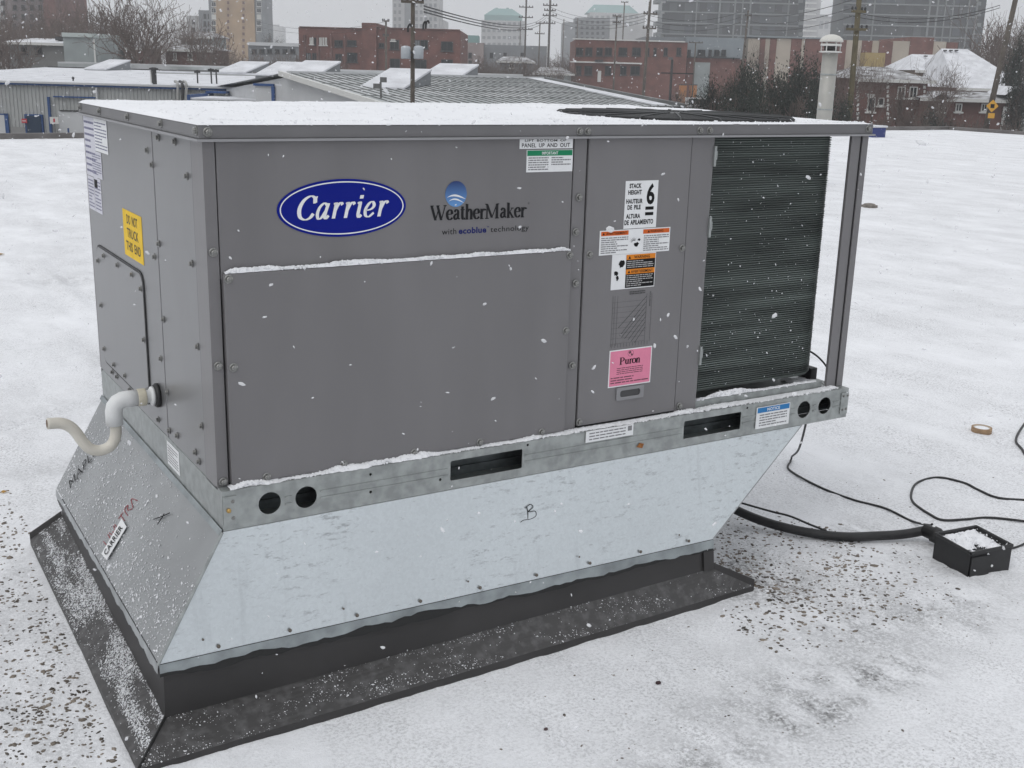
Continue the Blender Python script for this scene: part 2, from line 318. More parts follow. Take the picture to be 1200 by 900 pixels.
GL = {  # broad-nib letters: strokes of control points with a weight; x-height 1, capitals 1.45; last number is the advance
 'W': ([([(0.05, 1.42), (0.5, 0.0)], 1), ([(0.5, 0.0), (0.87, 1.2)], .4), ([(0.72, 1.42), (1.15, 0.0)], 1), ([(1.15, 0.0), (1.6, 1.42)], .4), ([(-.1, 1.42), (.28, 1.42)], 1), ([(.6, 1.42), (.95, 1.42)], 1), ([(1.4, 1.42), (1.76, 1.42)], 1)], 1.72),
 'M': ([([(.22, 1.42), (.22, 0)], .5), ([(.22, 1.42), (.82, .05)], 1), ([(.82, .05), (1.4, 1.42)], .4), ([(1.42, 1.42), (1.42, 0)], 1.05), ([(0, 0), (.44, 0)], 1), ([(1.18, 0), (1.68, 0)], 1), ([(0, 1.42), (.3, 1.42)], 1), ([(1.34, 1.42), (1.68, 1.42)], 1)], 1.78),
 'P': ([([(.28, 1.42), (.28, 0)], 1.1), ([(.28, 1.4), (.65, 1.4), (.98, 1.08), (.68, .7), (.28, .68)], 1), ([(.02, 0), (.58, 0)], 1), ([(.02, 1.42), (.4, 1.42)], 1)], 1.15),
 'e': ([([(.12, .56), (.68, .56)], .5), ([(.68, .56), (.6, .88), (.4, .98), (.15, .78), (.1, .45), (.22, .12), (.45, .02), (.72, .2)], 1)], .8),
 'a': ([([(.14, .76), (.34, .98), (.56, .8), (.57, .2), (.76, .04)], .95), ([(.56, .6), (.28, .5), (.13, .26), (.28, .03), (.56, .2)], .95)], .82),
 't': ([([(.26, 1.28), (.26, .2), (.4, .02), (.56, .12)], 1), ([(.02, .96), (.52, .96)], 1)], .58),
 'h': ([([(.2, 1.5), (.2, 0)], 1), ([(.2, .7), (.5, .98), (.7, .75), (.7, 0)], 1), ([(.02, 0), (.4, 0)], 1), ([(.52, 0), (.9, 0)], 1), ([(.02, 1.48), (.22, 1.48)], 1)], .94),
 'r': ([([(.2, .96), (.2, 0)], 1), ([(.2, .62), (.38, .92), (.58, .9), (.6, .8)], 1), ([(.02, 0), (.44, 0)], 1), ([(.02, .95), (.22, .95)], 1)], .62),
 'k': ([([(.2, 1.5), (.2, 0)], 1), ([(.22, .38), (.68, .92)], .4), ([(.38, .58), (.76, 0)], 1), ([(.02, 0), (.4, 0)], 1), ([(.58, 0), (.96, 0)], 1), ([(.5, .95), (.84, .95)], 1), ([(.02, 1.48), (.22, 1.48)], 1)], .94),
 'u': ([([(.2, .96), (.2, .25), (.42, .02), (.68, .22)], 1), ([(.7, .96), (.7, 0)], 1), ([(.02, .95), (.22, .95)], 1), ([(.52, .95), (.72, .95)], 1), ([(.7, .02), (.9, .02)], 1)], .94),
 'o': ([([(.42, .99), (.14, .8), (.1, .5), (.14, .2), (.42, .01), (.72, .2), (.76, .5), (.72, .8), (.42, .99)], 1)], .86),
 'n': ([([(.2, .96), (.2, 0)], 1), ([(.2, .7), (.5, .98), (.7, .75), (.7, 0)], 1), ([(.02, 0), (.4, 0)], 1), ([(.52, 0), (.9, 0)], 1), ([(.02, .95), (.22, .95)], 1)], .94),
 'C': ([([(1.08, 1.02), (.98, 1.34), (.68, 1.46), (.3, 1.2), (.12, .7), (.25, .2), (.6, .0), (.92, .1), (1.1, .36)], 1.25), ([(1.12, 1.44), (1.06, 1.0)], .5)], 1.15),
 'A': ([([(.66, .85), (.45, .99), (.2, .75), (.12, .35), (.24, .03), (.45, .1), (.64, .5)], 1), ([(.72, .98), (.64, .25), (.74, .02), (.9, .2)], 1.05)], .9),
 'R': ([([(.1, .9), (.24, .96), (.26, .8), (.26, 0)], 1.1), ([(.26, .45), (.4, .85), (.58, .98), (.7, .84)], 1.05)], .72),
 'I': ([([(.08, .9), (.24, .96), (.26, .75), (.26, .2), (.36, .02), (.5, .16)], 1.1), ([(.27, 1.42), (.27, 1.2)], 1.2)], .5),
 'E': ([([(.16, .42), (.5, .5), (.66, .72), (.52, .96), (.3, .88), (.12, .5), (.2, .12), (.45, .02), (.74, .26)], 1.05)], .8),
}
def nib_text(mb, word, o, U, V, nw=0.24, thin=0.06, slant=0.0, gap=0.0):
    o, U, V = map(np.asarray, (o, U, V)); adv = 0; segs = []
    for ch in word:
        strokes, a = GL[ch]
        for pts, wt in strokes:
            P = smooth_path(pts, 7) if len(pts) > 2 else [np.array(q, float) for q in pts]
            L_, R_ = [], []
            for i, p in enumerate(P):
                tg = P[min(i+1, len(P)-1)]-P[max(i-1, 0)]; tg = tg/np.linalg.norm(tg); nn = np.array([-tg[1], tg[0]])
                wd = (thin+(nw*wt-thin)*abs(tg[1])**1.3)/2 if nw*wt > thin else nw*wt/2
                if len(pts) == 2 and abs(tg[1]) > 0.3: nn = np.array([1.0, 0.0])
                L_.append(p-nn*wd); R_.append(p+nn*wd)
            segs.append(([q+np.array([adv, 0]) for q in L_], [q+np.array([adv, 0]) for q in R_]))
        adv += a+gap
    allp = np.array([q for a, b_ in segs for q in a+b_]); allp[:, 0] += slant*allp[:, 1]
    lo, hi = allp.min(0), allp.max(0); nrm = np.cross(U, V); nrm = nrm/np.linalg.norm(nrm)
    for k, (a, b_) in enumerate(segs):
        vs = []
        for q in a+b_:
            x = (q[0]+slant*q[1]-lo[0])/(hi[0]-lo[0]); y = (q[1]-lo[1])/(hi[1]-lo[1]); vs.append(o+U*x+V*y+nrm*(0.00012*(k % 5)))
        m_ = len(a); mb.add(vs, [(i, i+1, m_+i+1, m_+i) for i in range(m_-1)])
    return mb
# ---- plane frames: front face looks to -y, left face to -x
def Fq(x, z, y): return np.array([x, y, z])
def front_rect(name, x0, x1, z0, z1, y, mat, parent, t_=0.0008):
    return MB().box((x0, y-t_, z0), (x1, y, z1)).build(name, mat, parent)

# ================================================================== STRUCTURE: snow covered flat roof
ZR = -0.445
def taper(lo, hi, fine0, fine1, step, grow, cap):
    a = list(np.arange(fine0, fine1+1e-6, step)); s_ = step; x = a[-1]
    while x < hi: s_ = min(s_*grow, cap); x += s_; a.append(min(x, hi))
    s_ = step; x = a[0]; pre = []
    while x > lo: s_ = min(s_*grow, cap); x -= s_; pre.append(max(x, lo))
    return np.array(pre[::-1]+a)
def scuff(X, Y):        # trodden, wind-scoured places where the snow is thin
    s_ = np.zeros_like(X)
    for cx, cy, rx, ry, k in ((1.47, -0.62, 0.17, 0.10, 1.0), (1.16, -0.66, 0.22, 0.09, 1.0), (0.72, -0.72, 0.27, 0.10, 0.9), (1.9, -0.55, 0.18, 0.10, 0.55), (1.75, -0.33, 0.22, 0.08, 0.5), (2.3, -0.55, 0.2, 0.1, 0.6), (1.55, -0.05, 0.22, 0.22, 0.9), (0.1, -0.75, 0.3, 0.1, 0.4), (1.75, -0.42, 0.55, 0.22, 0.62), (1.25, -0.55, 0.5, 0.14, 0.6), (2.2, -0.2, 0.4, 0.2, 0.45), (0.9, -0.68, 0.5, 0.12, 0.6), (2.05, 0.05, 0.3, 0.14, 0.5), (-0.75, -0.1, 0.55, 0.8, 0.62), (-0.45, 0.9, 0.25, 0.6, 0.5), (0.45, 3.1, 0.12, 0.5, 0.6), (0.95, 4.4, 0.15, 0.7, 0.5), (0.15, 1.85, 0.5, 0.12, 0.5), (0.75, 5.6, 0.5, 0.25, 0.5), (-0.5, 3.6, 0.3, 0.8, 0.45), (1.0, 3.6, 1.0, 0.4, 0.25), (-0.2, 2.6, 0.8, 0.5, 0.3), (0.6, 2.0, 0.7, 0.3, 0.25), (2.45, 0.35, 0.5, 0.2, 0.25)):
        s_ = np.maximum(s_, k*np.exp(-(((X-cx)/rx)**2+((Y-cy)/ry)**2)))
    return s_
def roof_h(X, Y):
    h = 0.018*(fbm(X*1.1, Y*0.8, 3, 3)-0.5)+0.010*(fbm(X*6, Y*4, 3, 5)-0.5)+0.0065*(fbm(X*28, Y*28, 3, 9)-0.5)
    wind = fbm(X*0.5+Y*0.2, Y*2.2-X*0.6, 3, 21); h = h+0.02*np.maximum(wind-0.55, 0)
    s_ = scuff(X, Y); h = h-0.012*s_*fbm(X*9, Y*9, 2, 31)+0.026*s_*np.maximum(fbm(X*22, Y*16, 2, 33)-0.62, 0)*2
    for pts_, wd, dp in (([(-0.95, 2.05), (-0.2, 2.35), (0.5, 2.75), (1.2, 3.3)], 0.035, 0.012), ([(-1.3, 2.9), (-0.3, 3.0), (0.4, 3.5), (0.7, 4.6), (0.75, 6.5)], 0.06, 0.014), ([(-0.6, 3.9), (0.1, 3.75), (0.55, 4.3), (0.5, 6.2)], 0.06, 0.014), ([(2.2, 1.6), (3.2, 1.9), (4.6, 1.7), (7, 2.4)], 0.05, 0.006)):
        d_ = np.full(np.shape(X), 9.0)
        for (x0, y0), (x1, y1) in zip(pts_[:-1], pts_[1:]):
            tt = np.clip(((X-x0)*(x1-x0)+(Y-y0)*(y1-y0))/((x1-x0)**2+(y1-y0)**2), 0, 1); d_ = np.minimum(d_, np.hypot(X-x0-tt*(x1-x0), Y-y0-tt*(y1-y0)))
        q_ = d_/wd; h = h-dp*np.exp(-q_**2)*(0.3+fbm(X*6, Y*6, 2, 37))+0.7*dp*np.exp(-(q_-1.8)**2*2)*fbm(X*14, Y*14, 2, 39)
    return ZR+h
gx = taper(-14, 28.6, -1.3, 3.0, 0.014, 1.09, 0.9); gy = taper(-8, 20.9, -1.35, 3.4, 0.016, 1.06, 0.6)
X, Y = np.meshgrid(gx, gy); Z = roof_h(X, Y); far = 19.55+(X-2.2)*0.048; Y = np.minimum(Y, far)
nx, ny = len(gx), len(gy); V_ = np.stack([X, Y, Z], -1).reshape(-1, 3)
idx = np.arange(nx*ny).reshape(ny, nx); F_ = np.stack([idx[:-1, :-1], idx[:-1, 1:], idx[1:, 1:], idx[1:, :-1]], -1).reshape(-1, 4)
good = (V_[F_[:, 2], 1]-V_[F_[:, 1], 1] > 1e-5); F_ = F_[good]
me = bpy.data.meshes.new('roof_snow'); me.from_pydata(V_.tolist(), [], F_.tolist()); me.materials.append(roofsnow)
me.polygons.foreach_set('use_smooth', [True]*len(me.polygons))
at_ = me.attributes.new('thin', 'FLOAT', 'POINT'); at_.data.foreach_set('value', scuff(V_[:, 0], V_[:, 1]).astype(np.float32))
rs = bpy.data.objects.new('roof_snow', me); COL.objects.link(rs); tag(rs, 'thin snow lying over the flat gravelled roof', 'snow', kind='structure')
fy = lambda x: 19.55+(x-2.2)*0.048
MB().add([(-14, -8, -3.6), (28.6, -8, -3.6), (28.6, fy(28.6), -3.6), (-14, fy(-14), -3.6), (-14, -8, -0.52), (28.6, -8, -0.52), (28.6, fy(28.6), -0.52), (-14, fy(-14), -0.52)],
         [(4, 5, 6, 7), (0, 1, 5, 4), (1, 2, 6, 5), (2, 3, 7, 6), (3, 0, 4, 7)]).build('roof_deck', dark_conc, kind='structure')
tr = MB(); a, b_ = np.array([-14, fy(-14)+0.003, -0.50]), np.array([28.75, fy(28.75)+0.003, -0.50]); tr.obox(a, b_-a, (0, 0.14, 0), (0, 0, 0.15)); tr.obox((28.603, -8, -0.50), (0.14, 0, 0), (0, fy(28.6)+8, 0), (0, 0, 0.15))
tr.build('roof_edge_trim', M('edge_trim', (0.16, 0.15, 0.145), 0.6, 0.3, var=0.2, scale=2), kind='structure')
sn = MB(); sn.obox(a+np.array([0, 0.03, 0.153]), (b_-a)*0.35, (0, 0.09, 0), (0, 0, 0.03)); sn.build('edge_snow', snow, label='line of snow resting on the far roof edge trim', cat='snow', kind='stuff')
# lower ground all round
gm = M('street_ground', (0.20, 0.19, 0.185), 0.9, col2=(0.62, 0.63, 0.65), scale=0.05, detail=8, lo=0.42, hi=0.56)
g = MB(); R_ = 1400
g.add([(-R_, -R_, -3.61), (R_, -R_, -3.61), (R_, R_, -3.61), (-R_, R_, -3.61)], [(0, 1, 2, 3)]).build('ground', gm, kind='structure')

# ================================================================== ROOFTOP UNIT
L, W, H, HR_ = 1.89, 1.13, 0.822, 0.0895
unit = thing('rooftop_unit', 'large grey packaged air conditioner with blue oval emblem on the snowy roof', 'air conditioner', (L/2, W/2, 0))
U = unit
MB().box((0.014, 0.014, 0.088), (1.30, W-0.014, 0.820)).build('shade_core', core, U)  # near-black filler whose colour paints the panel gaps dark
# corner posts and front panels
def lpost(x0, y0, sx, sy, wx, wy, z0, z1, t_=0.012):
    pts = [(x0, y0), (x0+sx*wx, y0), (x0+sx*wx, y0+sy*t_), (x0+sx*t_, y0+sy*t_), (x0+sx*t_, y0+sy*wy), (x0, y0+sy*wy)]
    if sx*sy < 0: pts = pts[::-1]
    m_ = MB(); m_.plate(pts, [], (0, 0, z0), (1, 0, 0), (0, 1, 0), (0, 0, z1-z0)); return m_
lpost(0, 0, 1, 1, 0.0245, 0.080, 0.085, 0.8215).build('corner_post', paint, U)
def panel(name, x0, x1, z0, z1, y0, th, mat=paint, ch=0.0025): return MB().box((x0, y0, z0), (x1, y0+th, z1), ch).build(name, mat, U)
up_panel = panel('upper_front_panel', 0.0268, 0.8890, 0.540, 0.8205, 0.0, 0.013)
low_panel = panel('lower_front_panel', 0.0285, 0.8880, 0.093, 0.5535, -0.012, 0.024)
panel('centre_post', 0.8925, 0.9300, 0.087, 0.8210, 0.0015, 0.013)
ctrl = panel('control_panel', 0.9340, 1.2510, 0.096, 0.8205, -0.001, 0.014)
panel('coil_side_post', 1.2535, 1.3280, 0.087, 0.8212, 0.0015, 0.10)
tag(ctrl, 'plain grey control box door covered in warning labels')
# left side panels
def lpanel(name, y0, y1, z0, z1, x0=0.0, th=0.013, ch=0.0022): return MB().box((x0, y0, z0), (x0+th, y1, z1), ch).build(name, lit_side_paint, U)
lpanel('narrow_side_panel', 0.083, 0.3895, 0.087, 0.8205, 0.0008)
lpanel('wide_side_panel', 0.3920, W, 0.087, 0.8208, 0.0)
hatch = MB(); hatch.plate(rrect(0.545, 0.130, 1.060, 0.462, 0.03), [], (0.0, 0, 0), (0, 1, 0), (0, 0, 1), (-0.004, 0, 0)).build('side_hatch', lit_side_paint, U)
gasket = MB(); gasket.plate(rrect(0.539, 0.124, 1.066, 0.468, 0.035), [rrect(0.5455, 0.1305, 1.0595, 0.4615, 0.0295)], (-0.0002, 0, 0), (0, 1, 0), (0, 0, 1), (-0.0026, 0, 0)).build('hatch_gasket', rubber, U)
MB().box((0.0, W-0.0005, 0.087), (1.33, W+0.012, 0.82), 0.002).build('back_panel', paint, U)
# lid: folded sheet with drip lip
lid = MB(); o_ = 0.008
lid.box((-o_, -o_, 0.8235), (L+o_, W+o_+0.01, 0.8515), 0.003)
lidp = lid.build('top_panel', lid_paint, U)
lip = MB(); lip.box((-o_-0.006, -o_-0.006, 0.8195), (L+o_+0.006, -o_-0.0005, 0.8245)); lip.box((-o_-0.006, -o_-0.0004, 0.8195), (-o_-0.0005, W+o_+0.01, 0.8245))
lip.build('drip_lip', M('lip_edge', (0.30, 0.30, 0.31), 0.4, 0.2), lidp)
# right end frame: open corner posts and rear frame
lpost(L, 0, -1, 1, 0.064, 0.055, HR_, 0.8215, 0.006).build('corner_post', paint, U)
MB().box((1.8615, -0.0012, HR_), (1.8650, 0.0, 0.8190)).build('post_shade_strip', core, U)  # raised black strip painting the shade of a groove
MB().box((1.8655, -0.0040, HR_), (1.8885, -0.0002, 0.8192), 0.0012).build('post_flange', paint, U)
pb = MB(); pb.box((L-0.030, 0.0061, HR_), (L-0.025, 0.040, 0.8212)); pb.build('post_rib', paint, U)
lpost(L, W, -1, -1, 0.055, 0.055, HR_, 0.8215, 0.006).build('corner_post', paint, U)
MB().box((1.30, W-0.012, 0.087), (1.36, W-0.0006, 0.82)).build('rear_strip', paint, U)
# condenser coil: flat tubes wrapped round the corner
def coil_path(off):
    p = [(1.322, 0.035+off)]; cx, cy, r_ = 1.752, 0.125, 0.09-off
    for k in range(11):
        a = -PI/2+PI/2*k/10; p.append((cx+r_*math.cos(a), cy+r_*math.sin(a)))
    p.append((cx+r_, W-0.07)); return p
coil = MB(); pin, pout = coil_path(0.030), coil_path(0.008)
for i in range(len(pin)-1):
    a, b_, c, d = pout[i], pout[i+1], pin[i+1], pin[i]
    coil.add([(a[0], a[1], 0.125), (b_[0], b_[1], 0.125), (c[0], c[1], 0.125), (d[0], d[1], 0.125), (a[0], a[1], 0.82), (b_[0], b_[1], 0.82), (c[0], c[1], 0.82), (d[0], d[1], 0.82)],
             [(0, 1, 5, 4), (2, 3, 7, 6), (4, 5, 6, 7), (3, 2, 1, 0)])
cl = coil.build('condenser_coil', coil_back, U)
ct = MB(); nt_ = 110; p0 = coil_path(0.003); p1 = coil_path(0.008)
for i in range(nt_):
    z = 0.130+0.690*(i+0.5)/nt_; hh = 0.0024+random.uniform(-0.0007, 0.0004); jit = random.uniform(-0.0008, 0.0008)
    for k in range(len(p0)-1):
        (ax, ay), (bx_, by_), (cx, cy), (dx, dy) = p0[k], p0[k+1], p1[k+1], p1[k]
        ct.add([(ax, ay+jit, z-hh*.5), (bx_, by_+jit, z-hh*.5), (bx_, by_+jit, z+hh*.5), (ax, ay+jit, z+hh*.5), (dx, dy, z-hh), (cx, cy, z-hh), (cx, cy, z+hh), (dx, dy, z+hh)],
               [(0, 1, 2, 3), (0, 4, 5, 1), (3, 2, 6, 7)])
ct.build('coil_tubes', coil_m, cl)
rq = np.random.default_rng(19); nq = 420; flakes_pts = np.stack([rq.uniform(1.335, 1.76, nq), np.full(nq, 0.0365), 0.13+0.68*rq.random(nq)], -1)
for z in (0.775, 0.592, 0.245):
    c_ = MB(); c_.box((1.326, -0.004, z-0.030), (1.333, 0.035, z+0.022)); c_.box((1.331, 0.012, z-0.014), (1.350, 0.030, z+0.008)); c_.build('coil_clip', galv, U)
# near-black disc painting the dark of the fan opening, with wire guard
fc, fr = (1.50, 0.385), 0.335
fan = MB(); fan.lathe((fc[0], fc[1], 0.8517), (0, 0, 1), [(fr, 0), (fr-0.006, 0.0050), (fr-0.02, 0.0052)], 56); fo = fan.build('fan_shade_disc', core, U)
ring = MB()
for r_ in np.linspace(0.05, fr, 19):
    zz = 0.8600+0.003*(1-(r_/fr)**2); ring.tube([(fc[0]+r_*math.cos(2*PI*k/56), fc[1]+r_*math.sin(2*PI*k/56), zz) for k in range(57)], 0.0016, 5, False)
for k in range(20):
    a = 2*PI*k/20; ring.tube([(fc[0]+q*math.cos(a), fc[1]+q*math.sin(a), z) for q, z in ((0.05, 0.8655), (0.2, 0.8650), (fr, 0.8620), (fr+0.012, 0.853))], 0.0026, 5)
ring.lathe((fc[0], fc[1], 0.858), (0, 0, 1), [(0.06, 0), (0.06, 0.006), (0.04, 0.007)], 20)
ring.build('fan_guard', M('guard_wire', (0.06, 0.062, 0.064), 0.5, 0.2), U)
# base rail with lifting slots
holes = [circ(0.105, 0.046, 0.0255, 22), circ(0.189, 0.045, 0.0255, 22), circ(1.712, 0.046, 0.0255, 22), circ(1.795, 0.047, 0.0255, 22), rrect(0.552, 0.022, 0.753, 0.072, 0.004), rrect(1.265, 0.022, 1.469, 0.072, 0.004)]
holes += [circ(x, z, 0.0035, 8) for x, z in ((0.345, 0.073), (0.345, 0.030), (0.525, 0.030), (0.768, 0.080), (1.49, 0.080))]
rl = MB(); rl.plate([(0, 0), (L, 0), (L, HR_), (0, HR_)], holes, (0, -0.03, 0), (1, 0, 0), (0, 0, 1), (0, 0.0025, 0))
rail = rl.build('base_rail', galv, U); tag(rail, 'galvanised base rail with round and slotted lifting holes')
rf = MB(); rf.box((0.0, -0.0275, 0.0865), (L, 0.012, 0.0895)); rf.box((0.0, -0.0275, 0.0), (L, 0.045, 0.0025)); rf.build('rail_flange', galv, rail)
for x0, x1 in ((0.222, 0.545), (0.760, 1.258), (1.476, 1.675), (0.14, 0.155), (1.748, 1.76), (1.83, L-0.03)):
    for z in (0.052, 0.036): MB().box((x0, -0.0322, z), (x1, -0.0301, z+0.0035)).build('rail_bead', galv, rail)
ri = MB(); ri.box((0.003, 0.045, 0.003), (L-0.003, 0.055, 0.086))
for z in (0.02, 0.045, 0.066): ri.box((0.01, 0.036, z), (L-0.01, 0.0449, z+0.008))
ri.build('rail_inner_web', galv_shaded, rail)
for x in (0.001, L-0.031):
    eb = MB(); eb.box((x, -0.0335, 0.012), (x+0.030, -0.0303, 0.078), 0.001); eb.build('rail_end_bracket', galv, rail)
lr = MB(); lr.plate([(-0.0275, 0), (W, 0), (W, 0.074), (W-0.02, 0.087), (-0.0275, 0.087)], [], (0.0, 0, 0), (0, 1, 0), (0, 0, 1), (0.0025, 0, 0)); lr.box((0.001, -0.0, 0.087), (0.012, W, 0.0895))
lr.build('end_rail', galv, U)
rr_ = MB(); rr_.plate([(-0.0275, 0.004), (W, 0.004), (W, 0.0862), (-0.0275, 0.0862)], [rrect(0.4, 0.02, 0.6, 0.07, 0.004)], (L-0.0026, 0, 0), (0, 1, 0), (0, 0, 1), (0.0025, 0, 0)); rr_.build('end_rail', galv, U)
br = MB(); br.plate([(0, 0.003), (L, 0.003), (L, 0.0862), (0, 0.0862)], [], (0, W+0.001, 0), (1, 0, 0), (0, 0, 1), (0, 0.0025, 0)); br.build('base_rail', galv, U)
bp_ = MB(); bp_.box((0.004, 0.013, 0.0790), (L-0.004, W-0.002, 0.0880)); bp_.box((1.33, 0.0131, 0.0882), (L-0.07, 0.030, 0.108)); bp_.build('base_pan', galv, U)
bx = MB(); bx.box((1.846, 0.085, 0.0895), (1.874, 0.140, 0.126), 0.003); bx.build('wiring_box', rubber, U)
wz = MB(); wz.tube(smooth_path([(1.85, 0.13, 0.120), (1.85, 0.17, 0.16), (1.89, 0.16, 0.165), (1.925, 0.13, 0.14), (1.94, 0.10, 0.10), (1.91, 0.09, 0.06), (1.885, 0.12, 0.05)], 6), 0.0032, 6); wz.build('pigtail_wire', rubber, U)
# bolts
def bolt_mesh(axis):
    m_ = MB(); m_.lathe((0, 0, 0), axis, [(0.0098, 0), (0.0098, 0.0012), (0.0085, 0.0022)], 14); m_.lathe((0, 0, 0), axis, [(0.0062, 0.002), (0.0062, 0.0068), (0.0050, 0.0078)], 6)
    me = bpy.data.meshes.new('bolt'); me.from_pydata(m_.v, [], m_.f); me.materials.append(steel); return me
BF, BL = bolt_mesh((0, -1, 0)), bolt_mesh((-1, 0, 0))
for x, z in ((0.013, 0.598), (0.039, 0.543), (0.013, 0.359), (0.042, 0.355), (0.013, 0.102), (0.883, 0.542), (0.880, 0.355), (0.911, 0.469), (0.949, 0.538), (0.911, 0.260), (0.905, 0.596), (0.911, 0.679), (0.940, 0.1075), (1.241, 0.538), (1.268, 0.107)):
    inst('bolt', BF, U, (x, (-0.0121 if (x < 0.04 and x > 0.03) or 0.85 < x < 0.89 or 0.04 < x < 0.05 else -0.0012), z))
for x in (0.106, 0.287, 0.464, 0.642, 0.819): inst('bolt', BF, U, (x, -0.0121, 0.101))
for x, z in ((0.900, 0.8355), (0.923, 0.8355), (1.268, 0.8365), (1.300, 0.8365), (0.010, 0.838), (1.877, 0.839)): inst('bolt', BF, lidp, (x, -o_-0.0002, z))
for y, z in ((0.435, 0.771), (0.398, 0.741), (0.332, 0.806), (0.197, 0.806), (0.118, 0.741), (0.378, 0.563), (0.423, 0.526), (0.113, 0.558), (0.374, 0.385), (0.419, 0.280), (0.099, 0.380), (0.920, 0.112), (0.976, 0.112), (0.771, 0.112), (0.728, 0.105), (0.476, 0.110), (0.373, 0.207), (0.377, 0.110), (0.307, 0.118), (0.096, 0.202), (0.158, 0.122), (0.132, 0.108)):
    inst('bolt', BL, U, (-0.0002, y, z), scale=(0.85, 0.85, 0.85))
for y, z in ((0.965, 0.447), (0.802, 0.447), (0.645, 0.447), (0.560, 0.426), (1.045, 0.293), (1.045, 0.421), (0.560, 0.296), (1.045, 0.165), (0.560, 0.165), (0.80, 0.145), (0.93, 0.145)): inst('bolt', BL, U, (-0.0041, y, z), scale=(0.85, 0.85, 0.85))
for y in (1.115, 0.873, 0.569, 0.269, 0.006): inst('bolt', BL, lidp, (-o_-0.0002, y, 0.840))
s_ = MB(); s_.lathe((0.012, -0.0336, 0.047), (0, -1, 0), [(0.005, 0), (0.005, 0.004), (0.003, 0.006)], 8); s_.build('bolt', brass, rail)
for x, z in ((0.022, 0.028), (0.022, 0.066), (L-0.022, 0.026), (L-0.008, 0.027), (L-0.022, 0.068), (L-0.006, 0.068)): inst('bolt', BF, rail, (x, -0.0334, z), scale=(0.45, 0.45, 0.45))
# door handle on the control panel
hd = MB(); hd.plate(rrect(1.052, 0.150, 1.140, 0.184, 0.003), [rrect(1.063, 0.158, 1.129, 0.176, 0.007)], (0, -0.0014, 0), (1, 0, 0), (0, 0, 1), (0, -0.004, 0)); hdl = hd.build('door_handle', M('handle_grey', (0.24, 0.24, 0.25), 0.4), U)
MB().box((1.062, -0.0025, 0.157), (1.130, -0.0016, 0.177)).build('handle_recess', M('handle_dark', (0.06, 0.06, 0.062), 0.6), hdl)

# ---- emblem and printed names
def ell(cx, cz, rx, rz, nn=72): return [(cx+rx*math.cos(2*PI*k/nn), cz+rz*math.sin(2*PI*k/nn)) for k in range(nn)]
fx = dict(U=(1, 0, 0), V=(0, 0, 1))
em = MB(); em.plate(ell(0.2985, 0.6775, 0.1485, 0.0615), [], (0, -0.0003, 0), (1, 0, 0), (0, 0, 1), (0, -0.0012, 0)); emb = em.build('oval_emblem', blue, U); tag(emb, 'dark blue oval emblem with white ring and slanted white name')
em = MB(); em.plate(ell(0.2985, 0.6775, 0.1425, 0.0565), [ell(0.2985, 0.6775, 0.1400, 0.0540)], (0, -0.0016, 0), (1, 0, 0), (0, 0, 1), (0, -0.0004, 0)); em.build('emblem_ring', white, emb)
nib_text(MB(), 'CARRIER', (0.194, -0.0018, 0.6545), (0.212, 0, 0.0), (0, 0, 0.052), nw=0.21, thin=0.075, slant=0.24, gap=0.10).build('emblem_lettering', white, emb)
nib_text(MB(), 'WeatherMaker', (0.508, -0.0006, 0.640), (0.255, 0, -0.002), (0, 0, 0.036), nw=0.30, thin=0.09).build('product_name', greyprint, U)
tx = MB(); put_text(tx, 'with', (0.538, -0.0006, 0.6075), (0.037, 0, 0), (0, 0, 0.0135), 0.0); put_text(tx, 'technology', (0.665, -0.0006, 0.6035), (0.105, 0, 0), (0, 0, 0.0165), 0.0); put_text(tx, '®', (0.765, -0.0006, 0.668), (0.005, 0, 0), (0, 0, 0.005), 0.0); tx.build('product_tagline', greyprint, U)
tx = MB(); put_text(tx, 'ecoblue', (0.581, -0.0006, 0.6070), (0.073, 0, 0), (0, 0, 0.0145), 0.03); put_text(tx, '™', (0.655, -0.0006, 0.619), (0.006, 0, 0), (0, 0, 0.003), 0.0); tx.build('product_tagline', navy, U)
gm_ = M('emblem_sphere', (0.02, 0.08, 0.30), 0.3, var=0.0); t, b = nodes_of(gm_)
tcn = t.nodes.new('ShaderNodeTexCoord'); gd = t.nodes.new('ShaderNodeTexGradient'); mp = t.nodes.new('ShaderNodeMapping'); cr = t.nodes.new('ShaderNodeValToRGB')
mp.inputs['Rotation'].default_value = (0, PI/2, 0); t.links.new(tcn.outputs['Generated'], mp.inputs[0]); t.links.new(mp.outputs[0], gd.inputs[0]); mp.inputs['Location'].default_value = (0, 0, 0)
sepg = t.nodes.new('ShaderNodeSeparateXYZ'); t.links.new(tcn.outputs['Generated'], sepg.inputs[0]); t.links.new(sepg.outputs['Z'], cr.inputs[0])
cr.color_ramp.elements[0].color = (0.12, 0.30, 0.62, 1); cr.color_ramp.elements[1].color = (0.010, 0.03, 0.14, 1); t.links.new(cr.outputs[0], b.inputs['Base Color'])
em = MB(); em.plate(ell(0.573, 0.6985, 0.0275, 0.0290, 40), [], (0, -0.0003, 0), (1, 0, 0), (0, 0, 1), (0, -0.0006, 0)); sph = em.build('round_emblem', gm_, U)
em = MB()
for dz, x0, x1, th in ((0.0, 0.549, 0.5985, 0.0045), (-0.0085, 0.5535, 0.594, 0.0035)):
    P = [(x0+(x1-x0)*k/12, 0.690+dz+0.007*math.sin(PI*(k/12)**0.8)-0.004*(k/12)) for k in range(13)]
    em.add([(x, -0.0011, z-th*math.sin(PI*k/12)*0.5) for k, (x, z) in enumerate(P)]+[(x, -0.0011, z+th*math.sin(PI*k/12)*0.5+1e-5) for k, (x, z) in enumerate(P)], [(k, k+1, 14+k, 13+k) for k in range(12)])
em.build('emblem_swoosh', white, sph)

